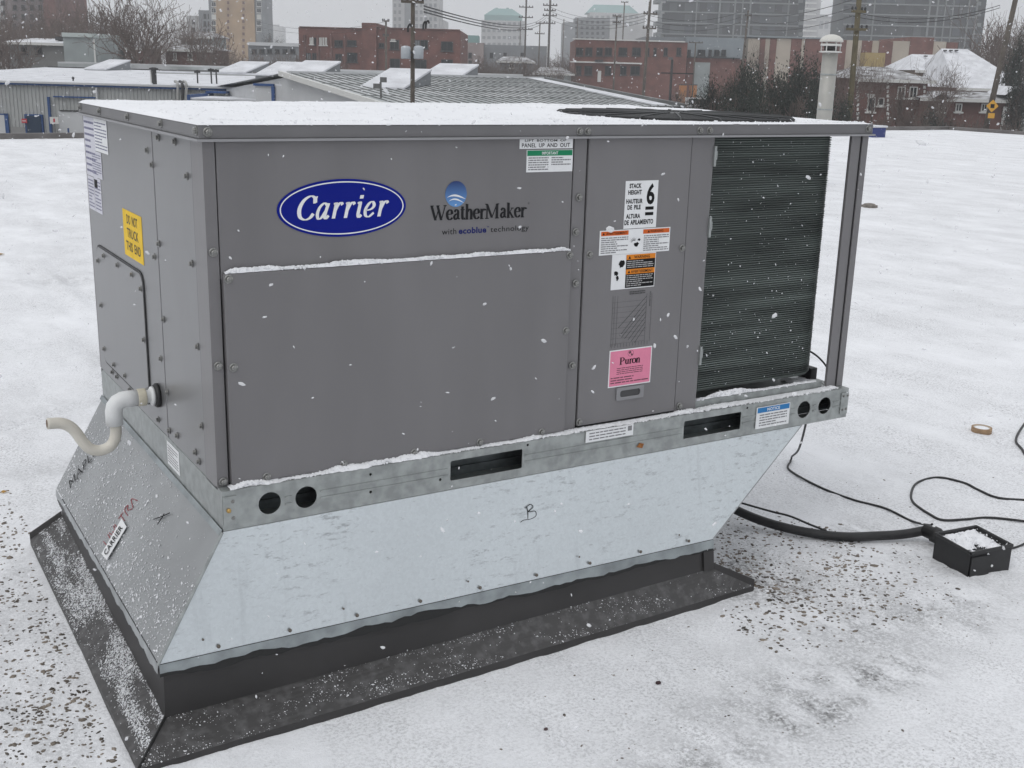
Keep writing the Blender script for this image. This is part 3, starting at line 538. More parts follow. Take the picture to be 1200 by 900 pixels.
# ---- stickers
YS = -0.0003
def stick(name, x0, x1, z0, z1, mat, parent=None, y=YS, t_=0.0005): return front_rect(name, x0, x1, z0, z1, y, mat, parent or U, t_)
ya, yc = -0.0003, -0.0013
s1 = stick('panel_label', 0.738, 0.886, 0.7965, 0.8185, white, None, ya)
tx = MB(); put_text(tx, 'LIFT BOTTOM OF', (0.752, ya-0.0008, 0.8125), (0.115, 0, 0), (0, 0, 0.0055), 0.01); put_text(tx, 'PANEL UP AND OUT', (0.744, ya-0.0008, 0.7995), (0.134, 0, 0), (0, 0, 0.0095), 0.015); tx.build('label_lettering', black, s1)
s2 = stick('important_label', 0.758, 0.8875, 0.7425, 0.7935, white, None, ya)
MB().box((0.7595, ya-0.0008, 0.780), (0.886, ya-0.0006, 0.7925)).build('label_band', green, s2)
tx = MB(); put_text(tx, 'IMPORTANT', (0.800, ya-0.0010, 0.7825), (0.045, 0, 0), (0, 0, 0.007), 0.02); tx.build('label_lettering', white, s2)
tx = MB(); fine_lines(tx, (0.763, ya-0.0008, 0.746), (0.056, 0, 0), (0, 0, 0.032), 6, 1); fine_lines(tx, (0.827, ya-0.0008, 0.757), (0.055, 0, 0), (0, 0, 0.021), 4, 2); tx.build('label_fine_print', fineprint, s2)
s3 = stick('stack_label', 1.048, 1.150, 0.597, 0.715, white, None, yc)
tx = MB(); yy = yc-0.0008
for body, x0, x1, z0, hh in (('STACK', 1.060, 1.097, 0.697, 0.0115), ('HEIGHT', 1.057, 1.099, 0.681, 0.0115), ('HAUTEUR', 1.052, 1.103, 0.659, 0.0115), ('DE PILE', 1.057, 1.098, 0.644, 0.0115), ('ALTURA', 1.054, 1.098, 0.622, 0.0115), ('DE APILAMIENTO', 1.050, 1.140, 0.606, 0.0125)):
    put_text(tx, body, (x0, yy, z0), (x1-x0, 0, 0), (0, 0, hh), 0.04)
put_text(tx, '6', (1.115, yy, 0.655), (0.025, 0, 0), (0, 0, 0.053), 0.03); tx.box((1.113, yy-0.0001, 0.642), (1.139, yy, 0.650)); tx.box((1.113, yy-0.0001, 0.628), (1.139, yy, 0.636)); tx.build('label_lettering', black, s3)
s4 = stick('warning_label', 0.976, 1.197, 0.534, 0.5955, white, None, yc-0.0006)
yy = yc-0.0014
for x0 in (0.980, 1.110): MB().box((x0, yy-0.0001, 0.582), (x0+0.084, yy, 0.593)).build('label_band', red_orange, s4)
tx = MB(); put_text(tx, 'AVERTISSEMENT', (0.995, yy-0.0003, 0.5845), (0.064, 0, 0), (0, 0, 0.006), 0.02); put_text(tx, 'WARNING', (1.132, yy-0.0003, 0.5845), (0.042, 0, 0), (0, 0, 0.006), 0.02)
for x in (0.984, 1.124): tx.add([(x, yy-0.0003, 0.5845), (x+0.007, yy-0.0003, 0.5845), (x+0.0035, yy-0.0003, 0.591)], [(0, 1, 2)])
def blob(mb, cx, cz, rx, rz, y, seed, nn=14):
    rr = random.Random(seed); p = [(cx+rx*rr.uniform(.55, 1.1)*math.cos(2*PI*k/nn), y, cz+rz*rr.uniform(.55, 1.1)*math.sin(2*PI*k/nn)) for k in range(nn)]; mb.add([(cx, y, cz)]+p, [(0, 1+k, 1+(k+1) % nn) for k in range(nn)])
blob(tx, 1.0905, 0.556, 0.0095, 0.007, yy-0.0003, 1); blob(tx, 1.098, 0.568, 0.0045, 0.004, yy-0.00045, 2)
for k in range(7):
    a = PI*(0.35+0.09*k); tx.add([(1.081+0.006*math.cos(a), yy-0.0003, 0.560+0.006*math.sin(a)), (1.0815+0.016*math.cos(a), yy-0.0003, 0.560+0.016*math.sin(a)), (1.0825+0.006*math.cos(a), yy-0.0003, 0.560+0.006*math.sin(a))], [(0, 1, 2)])
tx.build('label_lettering', black, s4)
tx = MB(); fine_lines(tx, (0.981, yy, 0.537), (0.083, 0, 0), (0, 0, 0.042), 8, 3); fine_lines(tx, (1.113, yy, 0.537), (0.080, 0, 0), (0, 0, 0.042), 8, 4); tx.build('label_fine_print', fineprint, s4)
s5 = stick('hazard_label', 1.018, 1.156, 0.444, 0.5335, white, None, yc)
yy = yc-0.0009
bb = MB(); bb.box((1.062, yy-0.0001, 0.4465), (1.154, yy, 0.531)); bb.build('label_panel', black, s5)
for z0 in (0.5185, 0.4815): MB().box((1.062, yy-0.0004, z0), (1.154, yy-0.0002, z0+0.0125)).build('label_band', orange, s5)
tx = MB(); put_text(tx, 'WARNING', (1.086, yy-0.0006, 0.5205), (0.050, 0, 0), (0, 0, 0.0075), 0.02); put_text(tx, 'AVERTISSEMENT', (1.078, yy-0.0006, 0.4838), (0.070, 0, 0), (0, 0, 0.0072), 0.02)
for z in (0.5205, 0.4838): tx.add([(1.068, yy-0.0006, z), (1.076, yy-0.0006, z), (1.072, yy-0.0006, z+0.008)], [(0, 1, 2)])
blob(tx, 1.048, 0.508, 0.011, 0.012, yy, 5); blob(tx, 1.032, 0.486, 0.010, 0.007, yy, 8); blob(tx, 1.037, 0.474, 0.005, 0.008, yy-0.0001, 9)
tx.build('label_lettering', black, s5)
tx = MB(); fine_lines(tx, (1.065, yy-0.0003, 0.4965), (0.084, 0, 0), (0, 0, 0.020), 4, 6, 0.42); fine_lines(tx, (1.065, yy-0.0003, 0.449), (0.084, 0, 0), (0, 0, 0.031), 6, 7, 0.42); tx.build('label_fine_print', M('grey_type', (0.42, 0.42, 0.42), 0.7), s5)
# printed performance chart
ch = MB(); yy = yc-0.0002
def bar(mb, p, q, y, wd):
    d = np.array(q)-np.array(p); nn = np.array([-d[1], d[0]])/np.linalg.norm(d)*wd/2; a, b_, c, e = np.array(p)-nn, np.array(q)-nn, np.array(q)+nn, np.array(p)+nn
    mb.add([(s[0], y, s[1]) for s in (a, b_, c, e)], [(0, 1, 2, 3)])
for k in range(7): bar(ch, (1.048+0.006*k if k < 3 else 1.048+0.011*(k-1), 0.327-0.0045*k+(0.017 if k == 0 else 0)), (1.134, 0.420-0.0135*k), yy-0.00002*k, 0.0013)
for k in range(9): bar(ch, (1.026, 0.303+0.0135*k), (1.134, 0.303+0.0135*k), yy-0.0002, 0.0004)
for x in (1.027, 1.0335, 1.042, 1.1345, 1.151): bar(ch, (x, 0.297 if x < 1.15 else 0.3), (x, 0.428), yy-0.0004, 0.0008)
for k in range(13): bar(ch, (1.030+0.0095*k, 0.292), (1.030+0.0095*k, 0.302), yy-0.0006, 0.0008)
fine_lines(ch, (1.078, yy-0.0008, 0.4275), (0.05, 0, 0), (0, 0, 0.010), 2, 12); fine_lines(ch, (1.143, yy-0.0008, 0.393), (0.004, 0, 0), (0, 0, 0.04), 12, 13)
ch.build('printed_chart', M('chart_ink', (0.05, 0.05, 0.052), 0.6), U)
s6 = stick('pink_label', 1.025, 1.162, 0.187, 0.286, white, None, yc); MB().box((1.028, yc-0.0009, 0.190), (1.159, yc-0.0006, 0.283)).build('label_panel', pink, s6)
yy = yc-0.0012; nib_text(MB(), 'Puron', (1.058, yy, 0.2455), (0.066, 0, 0), (0, 0, 0.0195), nw=0.27, thin=0.07).build('label_lettering', black, s6)
tx = MB(); tx.plate(ell(1.0925, 0.2735, 0.0095, 0.0085, 20), [ell(1.0925, 0.2735, 0.0088, 0.0078, 20)], (0, yy, 0), (1, 0, 0), (0, 0, 1), (0, -0.0001, 0)); blob(tx, 1.090, 0.276, 0.005, 0.0045, yy, 21); blob(tx, 1.096, 0.270, 0.003, 0.004, yy, 22)
fine_lines(tx, (1.050, yy, 0.219), (0.085, 0, 0), (0, 0, 0.020), 4, 14, 0.35); fine_lines(tx, (1.032, yy, 0.195), (0.122, 0, 0), (0, 0, 0.020), 3, 15, 0.4); tx.build('label_fine_print', M('plum_type', (0.12, 0.05, 0.07), 0.7), s6)
# rail labels
s7 = MB().box((1.523, -0.0345, 0.014), (1.650, -0.0326, 0.077)).build('notice_label', white, rail)
def rtext(): return MB()
nb = MB(); nb.box((1.5255, -0.0349, 0.0605), (1.6475, -0.0347, 0.0755)); nb.build('notice_band', notice, rail)
tx = MB(); put_text(tx, 'NOTICE', (1.562, -0.0352, 0.0635), (0.048, 0, 0), (0, 0, 0.009), 0.02); tx.build('notice_lettering', white, rail)
tx = MB(); fine_lines(tx, (1.535, -0.0348, 0.019), (0.105, 0, 0), (0, 0, 0.038), 5, 17, 0.45); tx.build('notice_fine_print', fineprint, rail)
MB().box((0.940, -0.0345, 0.061), (1.090, -0.0326, 0.0905)).build('serial_label', white, rail)
tx = MB(); fine_lines(tx, (0.950, -0.0348, 0.064), (0.115, 0, 0), (0, 0, 0.024), 3, 18, 0.4); tx.box((1.072, -0.0349, 0.0745), (1.085, -0.0348, 0.0875)); tx.build('serial_print', fineprint, rail)
MB().add([(1.105, -0.0325, 0.024), (1.125, -0.0325, 0.018), (1.13, -0.0325, 0.03), (1.115, -0.0325, 0.034)], [(0, 1, 2, 3)]).build('rust_spot', M('rust', (0.25, 0.1, 0.03), 0.9, var=0.4, scale=120), rail)
# left side labels
def lrect(name, y0, y1, z0, z1, mat, parent, x=-0.0003, t_=0.0006): return MB().box((x-t_, y0, z0), (x, y1, z1)).build(name, mat, parent)
yl = lrect('yellow_label', 0.530, 0.722, 0.488, 0.606, yellow, U)
tx = MB()
for body, wd, z in (('DO NOT', 0.110, 0.572), ('TRUCK', 0.115, 0.538), ('THIS END', 0.145, 0.504)): put_text(tx, body, (-0.0012, 0.626+wd/2, z), (0, -wd, 0), (0, 0, 0.024), 0.02)
tx.build('label_lettering', M('brown_print', (0.06, 0.045, 0.02), 0.6), yl)
paper = M('paper', (0.62, 0.62, 0.68), 0.7, var=0.04, scale=10)
pr = M('paper_print', (0.20, 0.20, 0.30), 0.7)
for y0, y1, z0, z1, sd_, dx in ((0.995, 1.128, 0.655, 0.816, 31, 0), (0.84, 0.993, 0.730, 0.816, 32, 0.0003), (0.93, 1.05, 0.657, 0.728, 33, 0.0002), (1.045, 1.126, 0.560, 0.653, 34, 0.0001), (0.96, 1.042, 0.560, 0.655, 35, 0.0)):
    pl = lrect('data_label', y0, y1, z0, z1, white if sd_ in (32,) else paper, U, -0.0003-dx)
    tx = MB(); fine_lines(tx, (-0.0013-dx, y1-0.006, z0+0.006), (0, -(y1-y0-0.012), 0), (0, 0, z1-z0-0.012), 9, sd_, 0.35); tx.build('label_fine_print', pr, pl)
lrect('dark_seal', 1.000, 1.035, 0.628, 0.65, black, U, -0.0012)
el = MB(); el.box((-0.0012, 0.300, 0.018), (-0.0004, 0.405, 0.078)); elo = el.build('small_rail_label', white, U)
tx = MB(); fine_lines(tx, (-0.0015, 0.398, 0.024), (0, -0.09, 0), (0, 0, 0.048), 7, 37, 0.35); tx.build('label_fine_print', fineprint, elo)
# ---- drain trap
py_ = 0.462
dr = MB(); dr.tube([(-0.002, py_, 0.177), (-0.085, py_, 0.177)], 0.0165, 20); drain = dr.build('drain_pipe', pvc, U, True)
e = MB(); el_ = [(-0.052, py_, 0.177), (-0.075, py_, 0.177), (-0.088, py_, 0.176), (-0.099, py_, 0.171), (-0.106, py_, 0.162), (-0.109, py_, 0.150), (-0.109, py_, 0.116)]
e.tube(el_, 0.0205, 20); e.build('elbow', pvc, drain, True)
e = MB(); e.lathe((-0.040, py_, 0.177), (1, 0, 0), [(0.0208, -0.012), (0.0215, -0.010), (0.0215, 0.006), (0.0208, 0.008)], 20); e.build('tape_wrap', tape_m, drain, True)
e = MB(); e.lathe((-0.001, py_, 0.177), (-1, 0, 0), [(0.030, 0), (0.030, 0.006), (0.027, 0.010), (0.022, 0.012)], 28); e.build('grommet', rubber, drain, True)
e = MB(); e.lathe((-0.0125, py_, 0.177), (-1, 0, 0), [(0.0235, 0), (0.0235, 0.006), (0.019, 0.009)], 24); e.build('pipe_collar', pvc, drain, True)
tp = smooth_path([(-0.109, py_, 0.125), (-0.107, py_, 0.100), (-0.112, py_, 0.078), (-0.125, py_, 0.062), (-0.148, py_, 0.056), (-0.170, py_, 0.064), (-0.186, py_, 0.085), (-0.198, py_, 0.108), (-0.212, py_, 0.126), (-0.232, py_, 0.137), (-0.262, py_, 0.140)], 5)
e = MB(); e.tube(tp, 0.0135, 18); e.build('trap_bend', pvc_old, drain, True)
e = MB(); e.lathe(tp[-1]+np.array([-0.0004, 0, 0]), (-1, 0, 0.05), [(0.0098, 0), (0.0098, 0.0004)], 16); e.build('pipe_bore', M('bore', (0.16, 0.10, 0.06), 0.8), drain)

# ================================================================== CURB ADAPTER
ad = thing('curb_adapter', 'bright galvanised sheet metal curb adapter under the grey unit', 'curb adapter', (0.6, 0.5, -0.27))
T = dict(FL=np.array([0.0, -0.0305, -0.001]), FR=np.array([1.712, -0.0305, -0.001]), BR=np.array([1.712, W+0.002, -0.001]), BL=np.array([0.0, W+0.002, -0.001]))
B = dict(FL=np.array([-0.158, -0.055, -0.264]), FR=np.array([1.350, -0.088, -0.264]), BR=np.array([1.352, 1.120, -0.264]), BL=np.array([-0.153, 1.124, -0.264]))
def sheet(name, a, b_, c, d, mat, parent, t_=0.003, sub=8):
    a, b_, c, d = map(np.asarray, (a, b_, c, d)); nn = np.cross(b_-a, d-a); nn = nn/np.linalg.norm(nn)*t_; m_ = MB()
    P = [[(a+(b_-a)*i/sub)*(1-j/sub)+(d+(c-d)*i/sub)*j/sub for i in range(sub+1)] for j in range(sub+1)]; fl = [q for r_ in P for q in r_]; n_ = len(fl); w_ = sub+1
    fs = []
    for j in range(sub):
        for i in range(sub): k = j*w_+i; fs += [(k, k+1, k+w_+1, k+w_), (k+n_, k+w_+n_, k+w_+1+n_, k+1+n_)]
    for i in range(sub):
        k = i; fs.append((k+n_, k+1+n_, k+1, k)); k = sub*w_+i; fs.append((k, k+1, k+1+n_, k+n_))
        k = i*w_; fs.append((k, k+w_, k+w_+n_, k+n_)); k = i*w_+sub; fs.append((k+n_, k+w_+n_, k+w_, k))
    return m_.add(fl+[q-nn for q in fl], fs).build(name, mat, parent)
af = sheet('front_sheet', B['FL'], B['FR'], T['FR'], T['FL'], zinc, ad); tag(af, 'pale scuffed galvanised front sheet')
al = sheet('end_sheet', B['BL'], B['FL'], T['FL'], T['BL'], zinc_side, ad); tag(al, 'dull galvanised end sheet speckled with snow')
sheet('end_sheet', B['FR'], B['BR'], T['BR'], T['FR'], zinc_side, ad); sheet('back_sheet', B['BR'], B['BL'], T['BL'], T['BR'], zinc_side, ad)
# bottom flanges with torn lower edge
def ragged(name, a, b_, h, out_, mat, parent, seed, n_=90, amp=0.011):
    rr = random.Random(seed); a, b_ = np.array(a), np.array(b_); up = np.array([0, 0, h]); o_ = np.array(out_)
    vs = []; lo = 0
    for k in range(n_+1):
        p = a+(b_-a)*k/n_; lo = 0.75*lo+rr.uniform(-amp, amp)*0.6; vs += [p+o_*0.4, p+o_-up*(1+lo/h*0.6)+np.array([0, 0, rr.uniform(-1, 1)*amp*0.15])]
    m_ = MB(); m_.add(vs, [(2*k, 2*k+1, 2*k+3, 2*k+2) for k in range(n_)]); return m_.build(name, mat, parent)
fl_m = M('flange_zinc', (0.30, 0.33, 0.34), 0.45, 0.5, var=0.25, scale=14, rvar=0.1)
dz = np.array([0, 0, -0.0005])
ragged('front_flange', B['FR']+dz+(0, -.001, 0), B['FL']+dz+(0, -.001, 0), 0.024, (0, -0.003, 0), fl_m, ad, 2)
ragged('end_flange', B['FL']+dz+(-.001, 0, 0), B['BL']+dz+(-.001, 0, 0), 0.022, (-0.003, 0, 0), M('end_flange_zinc', (0.42, 0.44, 0.45), 0.4, 0.5, var=0.2, scale=14), ad, 5)
# seam strips
se = MB(); se.tube([T['FL']+np.array([-0.003, -0.002, 0.0]), B['FL']+np.array([-0.003, -0.003, 0.0])], 0.0032, 6); se.build('corner_seam', galv, ad)
se = MB(); d_ = T['FL']-B['FL']; e1 = T['FL']-d_*0.02; e2 = T['BL']-d_*0.02; se.obox(e1+np.array([-0.006, 0, -0.002]), e2-e1, d_*0.045, (-0.0015, 0, 0.0012)); se.build('top_strip', fl_m, ad)
SP = lambda s, t_, off=0.004: (lambda p: p)(T['FL']+(T['BL']-T['FL'])*s+(B['FL']-T['FL'])*t_+((B['BL']-T['BL'])-(B['FL']-T['FL']))*s*t_)+np.array([-0.86, 0, 0.51])*off
rv = MB(); rv.lathe((0, 0, 0), (0, -1, 0), [(0.0045, 0), (0.0040, 0.0022), (0.002, 0.003)], 8); rme = bpy.data.meshes.new('rivet'); rme.from_pydata(rv.v, [], rv.f); rme.materials.append(M('rivet_grey', (0.15, 0.13, 0.11), 0.6, 0.4))
for k in range(9):
    p = B['FL']+(B['FR']-B['FL'])*(0.08+0.107*k)+(T['FL']-B['FL'])*0.045; inst('rivet', rme, ad, p+np.array([0, -0.003, 0]))
    p = B['FL']+(B['FR']-B['FL'])*(0.05+0.107*k)+(T['FL']-B['FL'])*0.13
    if k % 2 == 0: inst('rivet', rme, ad, p+np.array([0, -0.002, 0]), scale=(0.6, 0.6, 0.6))
# marker pen letter and scrawls
def pen(mb, pts, o, Uv, Vv, wd):
    P = smooth_path(pts, 6); nrm = np.cross(Uv, Vv); nrm = nrm/np.linalg.norm(nrm)
    mb.tube([np.asarray(o)+np.asarray(Uv)*p[0]+np.asarray(Vv)*p[1]+nrm*0.0002 for p in P], wd, 5)
fd = (T['FL']-B['FL']); fu = np.array([0, fd[1]/fd[2], 1.0]); fu = fu/np.linalg.norm(fu)
po = B['FL']*0.69+T['FL']*0.31; po = np.array([0.756, -0.0475, -0.1105]); pm = MB()
pen(pm, [(0.15, 0.95), (0.22, 0.5), (0.2, 0.05)], po, np.array([0.040, 0, 0]), fu*0.036, 0.0009)
pen(pm, [(0.0, 0.85), (0.4, 1.05), (0.6, 0.82), (0.25, 0.55), (0.75, 0.5), (0.8, 0.15), (0.4, 0.0), (-0.1, 0.02), (-0.35, -0.08)], po, np.array([0.040, 0, 0]), fu*0.036, 0.0009)
pm.build('marker_letter', black, ad)
st = [np.array(q)+np.array([-0.86, 0, 0.51])*0.0035 for q in ((-0.144, 0.479, -0.241), (-0.093, 0.467, -0.157), (-0.092, 0.522, -0.155), (-0.145, 0.532, -0.245))]
cs = MB(); cs.add(st+[q+np.array([-0.86, 0, 0.51])*0.0012 for q in st], [(0, 1, 5, 4), (1, 2, 6, 5), (2, 3, 7, 6), (3, 0, 4, 7), (4, 5, 6, 7), (3, 2, 1, 0)]); cso = cs.build('name_sticker', white, ad)
tx = MB(); o_s = st[0]+np.array([-0.86, 0, 0.51])*0.0034; us, vs_ = st[1]-st[0], st[3]-st[0]; put_text(tx, 'CARRIER', o_s+us*0.08+vs_*0.22, us*0.84, vs_*0.55, 0.01); tx.build('sticker_lettering', black, cso)
rd = MB(); ro = SP(0.5, 0.86); ru = SP(0.46, 0.38)-SP(0.46, 0.88); rvv = SP(0.52, 0.6)-SP(0.48, 0.6)
ro = SP(0.495, 0.86, 0.0012); ru = SP(0.455, 0.38)-SP(0.495, 0.86)
for k, ptsL in enumerate(([(0, 1), (0.2, 0), (0.9, 0.1), (1.0, 1)], [(0, 1), (0.3, 0.1), (0.5, 0.6), (0.7, 0.1), (1, 1)], [(0.1, 1), (0.2, 0), (0.9, 0)], [(0, 1), (1, 0.95)], [(0.5, 1), (0.5, 0)], [(0, 0), (0.1, 0.95), (0.8, 0.9), (0.4, 0.5), (1, 0)], [(0, 0), (0.5, 1), (1, 0)])):
    x0 = (0, 0.19, 0.36, 0.50, 0.50, 0.68, 0.85)[k]; pen(rd, [(x0+0.15*a, b_) for a, b_ in ptsL], ro, ru, rvv*0.85, 0.0011)
rd.build('red_scrawl', red_ink, ad)
tx = MB(); mo = SP(0.89, 0.86, 0.0042); mu = SP(0.80, 0.30)-SP(0.87, 0.86); mv = SP(0.93, 0.80)-SP(0.885, 0.84)
put_text(tx, 'MAPLE', mo, mu*0.8, mv*0.8, -0.006); tx.build('black_lettering', black, ad)
tx = MB(); pen(tx, [(0, 0), (0.6, 0.8), (1, 1.4)], SP(0.32, 0.36, 0.004), (SP(0.30, 0.28)-SP(0.36, 0.28)), (SP(0.3, 0.2)-SP(0.3, 0.3)), 0.0012); pen(tx, [(0.5, 0), (0.6, 0.8), (0.6, 1.0)], SP(0.32, 0.36, 0.004), (SP(0.30, 0.28)-SP(0.36, 0.28)), (SP(0.3, 0.2)-SP(0.3, 0.3)), 0.0012); tx.build('pen_mark', black, ad)

# ================================================================== ROOF CURB with dark flashing
cb = thing('roof_curb', 'dark brown roof curb with sloping metal flashing under the adapter', 'roof curb', (0.6, 0.5, ZR))
CT = {k: B[k]+np.array(d) for k, d in dict(FL=(0.012, 0.012, -0.003), FR=(0.005, 0.012, -0.003), BR=(-.01, -.012, -0.003), BL=(0.012, -0.012, -0.003)).items()}
CI = dict(FL=np.array([-0.150, -0.046, -0.400]), FR=np.array([1.362, -0.080, -0.358]), BR=np.array([1.355, 1.11, -0.35]), BL=np.array([-0.146, 1.112, -0.350]))
CO = dict(FL=np.array([-0.236, -0.158, -0.432]), FR=np.array([1.492, -0.112, -0.428]), BR=np.array([1.475, 1.20, -0.432]), BL=np.array([-0.232, 1.172, -0.431]))
for nm, a, b_ in (('front_wall', 'FL', 'FR'), ('end_wall', 'FR', 'BR'), ('back_wall', 'BR', 'BL'), ('end_wall', 'BL', 'FL')):
    sheet(nm, CI[a], CI[b_], CT[b_], CT[a], flash, cb)
    sheet('sloping_flashing', CO[a], CO[b_], CI[b_], CI[a], cant_m, cb, 0.002)
    dn = np.array([0, 0, -0.022]); sheet('flashing_hem', CO[a]+dn, CO[b_]+dn, CO[b_], CO[a], flash, cb, 0.002)
wr = MB(); wr.obox(CI['FR']+np.array([-0.035, -0.0035, 0]), (0.036, 0, 0), CT['FR']-CI['FR']-np.array([0, 0, 0.002]), (0, -0.002, 0)); wr.build('wall_corner_strip', flash, cb)
# upturned ends of the flashing strips
for a, i_, name in (('FR', 1, 'upturned_end'), ('BL', 0, 'upturned_end')):
    p, q = CO[a], CI[a]; up = np.array([0, 0, 0.020]); sd_ = np.array([0.004, 0, 0]) if i_ else np.array([0, 0.004, 0])
    e = MB(); e.add([p+(0, 0, -0.02), q, q+up*0.8, p+up, p+(0, 0, -0.02)+sd_, q+sd_, q+up*0.8+sd_, p+up+sd_], [(0, 1, 2, 3), (7, 6, 5, 4), (3, 2, 6, 7), (4, 5, 1, 0), (0, 3, 7, 4), (1, 5, 6, 2)]); e.build(name, flash, cb)
# mitre joint at the front corner
mj = MB(); mj.tube([CI['FL']+(0, 0, 0.003), CO['FL']+(0, 0, 0.002)], 0.003, 6); mj.build('mitre_joint', tar, cb)
# torn black sealant below the adapter flange
def sealant(a, b_, out_, seed):
    rr = random.Random(seed); a, b_ = np.array(a), np.array(b_); n_ = 90; lo = 0.012; vs = []; o_ = np.array(out_)
    for k in range(n_+1):
        p = a+(b_-a)*k/n_; lo = min(0.018, max(0.003, lo+rr.uniform(-0.0045, 0.0045))); vs += [p+np.array([0, 0, -0.010])+o_*0.3, p+np.array([0, 0, -0.024-lo])+o_]
    return MB().add(vs, [(2*k, 2*k+1, 2*k+3, 2*k+2) for k in range(n_)]).build('torn_sealant', tar, cb)
sealant(B['FR'], B['FL'], (0, -0.0015, 0), 3); sealant(B['FL'], B['BL'], (-0.0015, 0, 0), 4)
# ================================================================== SNOW LYING ON THE UNIT
OCT_V = np.array([(1, 0, 0), (-1, 0, 0), (0, 1, 0), (0, -1, 0), (0, 0, 1), (0, 0, -1)], float); OCT_F = np.array([(0, 2, 4), (2, 1, 4), (1, 3, 4), (3, 0, 4), (2, 0, 5), (1, 2, 5), (3, 1, 5), (0, 3, 5)])
def grains(mb, pts, sizes, rr):
    n_ = len(pts); Q, _ = np.linalg.qr(rr.normal(size=(n_, 3, 3))); P = (OCT_V[None]*rr.uniform(0.6, 1.3, (n_, 6, 1)))@Q
    mb.add((np.asarray(pts)[:, None]+P*np.asarray(sizes)[:, None, None]).reshape(-1, 3), (OCT_F[None]+6*np.arange(n_)[:, None, None]).reshape(-1, 3).tolist())
def snow_strip(name, a, b_, across, h, seed, label, n_=320, m_=5, gaps=0.0):
    a, b_, ac = np.array(a, float), np.array(b_, float), np.array(across, float); rr = np.random.default_rng(seed); ts = np.linspace(0, 1, n_+1); x = ts*np.linalg.norm(b_-a)
    hh = h*(0.35+1.1*fbm(x*14, x*0+seed, 4, seed)); wd = 0.55+0.75*fbm(x*30, x*0+seed+5, 4, seed+1, 0.65); hh = hh*np.clip((fbm(x*7, x*0+3, 3, seed+2)-0.30)*4, 0.10, 1)*np.clip(np.minimum(ts, 1-ts)*40, 0.1, 1); mb = MB(); vs = []
    for i, t_ in enumerate(ts):
        p = a+(b_-a)*t_
        for j in range(m_+1):
            s_ = j/m_; prof = math.sin(PI*(0.08+0.92*min(1, s_)**0.8))**0.6 if 0 < s_ < 1 else 0.0
            vs.append(p+ac*(1-wd[i]*(1-s_))+np.array([0, 0, 0.0006+hh[i]*prof+(0.0040*(rr.random()-0.3) if 0 < s_ < 1 else 0)]))
    mb.add(vs, [(i*(m_+1)+j, i*(m_+1)+j+1, (i+1)*(m_+1)+j+1, (i+1)*(m_+1)+j)[::-1] for i in range(n_) for j in range(m_)])
    ng = int(np.linalg.norm(b_-a)*1500); tt = rr.random(ng); ss = rr.beta(1.1, 2.2, ng); hi_ = np.interp(tt, ts, hh)
    grains(mb, a+(b_-a)*tt[:, None]+ac*ss[:, None]+np.array([0, 0, 1])*(hi_*rr.uniform(0.2, 1.05, ng))[:, None], rr.gamma(2.0, 0.0007, ng), rr)
    return mb.build(name, snow, None, True, label=label, cat='snow', kind='stuff')
snow_strip('ledge_snow', (0.032, -0.0125, 0.5537), (0.886, -0.0125, 0.5537), (0, 0.012, 0), 0.0105, 4, 'thin ridge of snow along the top edge of the lower front panel')
snow_strip('rail_snow', (0.02, -0.0275, 0.0897), (1.335, -0.0275, 0.0897), (0, 0.030, 0), 0.0095, 6, 'snow lying on the base rail ledge under the grey panels', 520)
snow_strip('rail_snow', (1.335, -0.0275, 0.0897), (1.86, -0.0275, 0.0897), (0, 0.036, 0), 0.008, 8, 'snow on the rail ledge below the black coil', 220)
snow_strip('pan_snow', (1.34, 0.0135, 0.1082), (1.80, 0.014, 0.1082), (0, 0.016, 0), 0.012, 9, 'lumpy snow at the foot of the black coil', 90)
snow_strip('pan_snow', (1.765, 0.03, 0.0882), (1.865, 0.03, 0.0882), (0, 0.10, 0), 0.016, 11, 'small heap of snow beside the open corner post', 40, 8)
# lid snow as a height field with the fan opening left clear
gx = np.arange(-0.010, L+0.0101, 0.010); gy = np.arange(-0.010, W+0.016, 0.010); X, Y = np.meshgrid(gx, gy)
h = 0.008+0.007*(fbm(X*4, Y*4, 3, 41)-0.5)+0.004*(fbm(X*26, Y*26, 3, 43)-0.4)
edge = np.minimum(np.minimum(X+0.010, L+0.010-X), np.minimum(Y+0.010, W+0.016-Y)); en = 0.004+0.016*fbm(X*18, Y*18, 2, 47)
h = h*np.clip((edge-en*0.55)/0.010, 0, 1)**0.5
dist = np.sqrt((X-fc[0])**2+(Y-fc[1])**2); h = h*np.clip((dist-fr-0.004-0.02*fbm(X*12, Y*12, 2, 53))/0.012, 0, 1)**0.6
mid = np.clip((X-1.0)/0.2, 0, 1)*np.clip((0.45-Y)/0.3, 0, 1); h = h*(1-0.62*mid)
nx, ny = len(gx), len(gy); V_ = np.stack([X, Y, 0.8518+h], -1).reshape(-1, 3); idx = np.arange(nx*ny).reshape(ny, nx)
F_ = np.stack([idx[:-1, :-1], idx[:-1, 1:], idx[1:, 1:], idx[1:, :-1]], -1).reshape(-1, 4); hf = h.reshape(-1); F_ = F_[hf[F_].max(1) > 0.0008]
lm = MB().add(V_, F_.tolist()); rg = np.random.default_rng(91); ng = 9000; gxr = rg.uniform(-0.006, L+0.006, ng); gyr = np.where(rg.random(ng) < 0.45, rg.uniform(-0.010, 0.03, ng), rg.uniform(-0.008, W, ng)); gi = np.clip(((gyr+0.010)/0.010).astype(int), 0, ny-1), np.clip(((gxr+0.010)/0.010).astype(int), 0, nx-1); hg = h[gi]
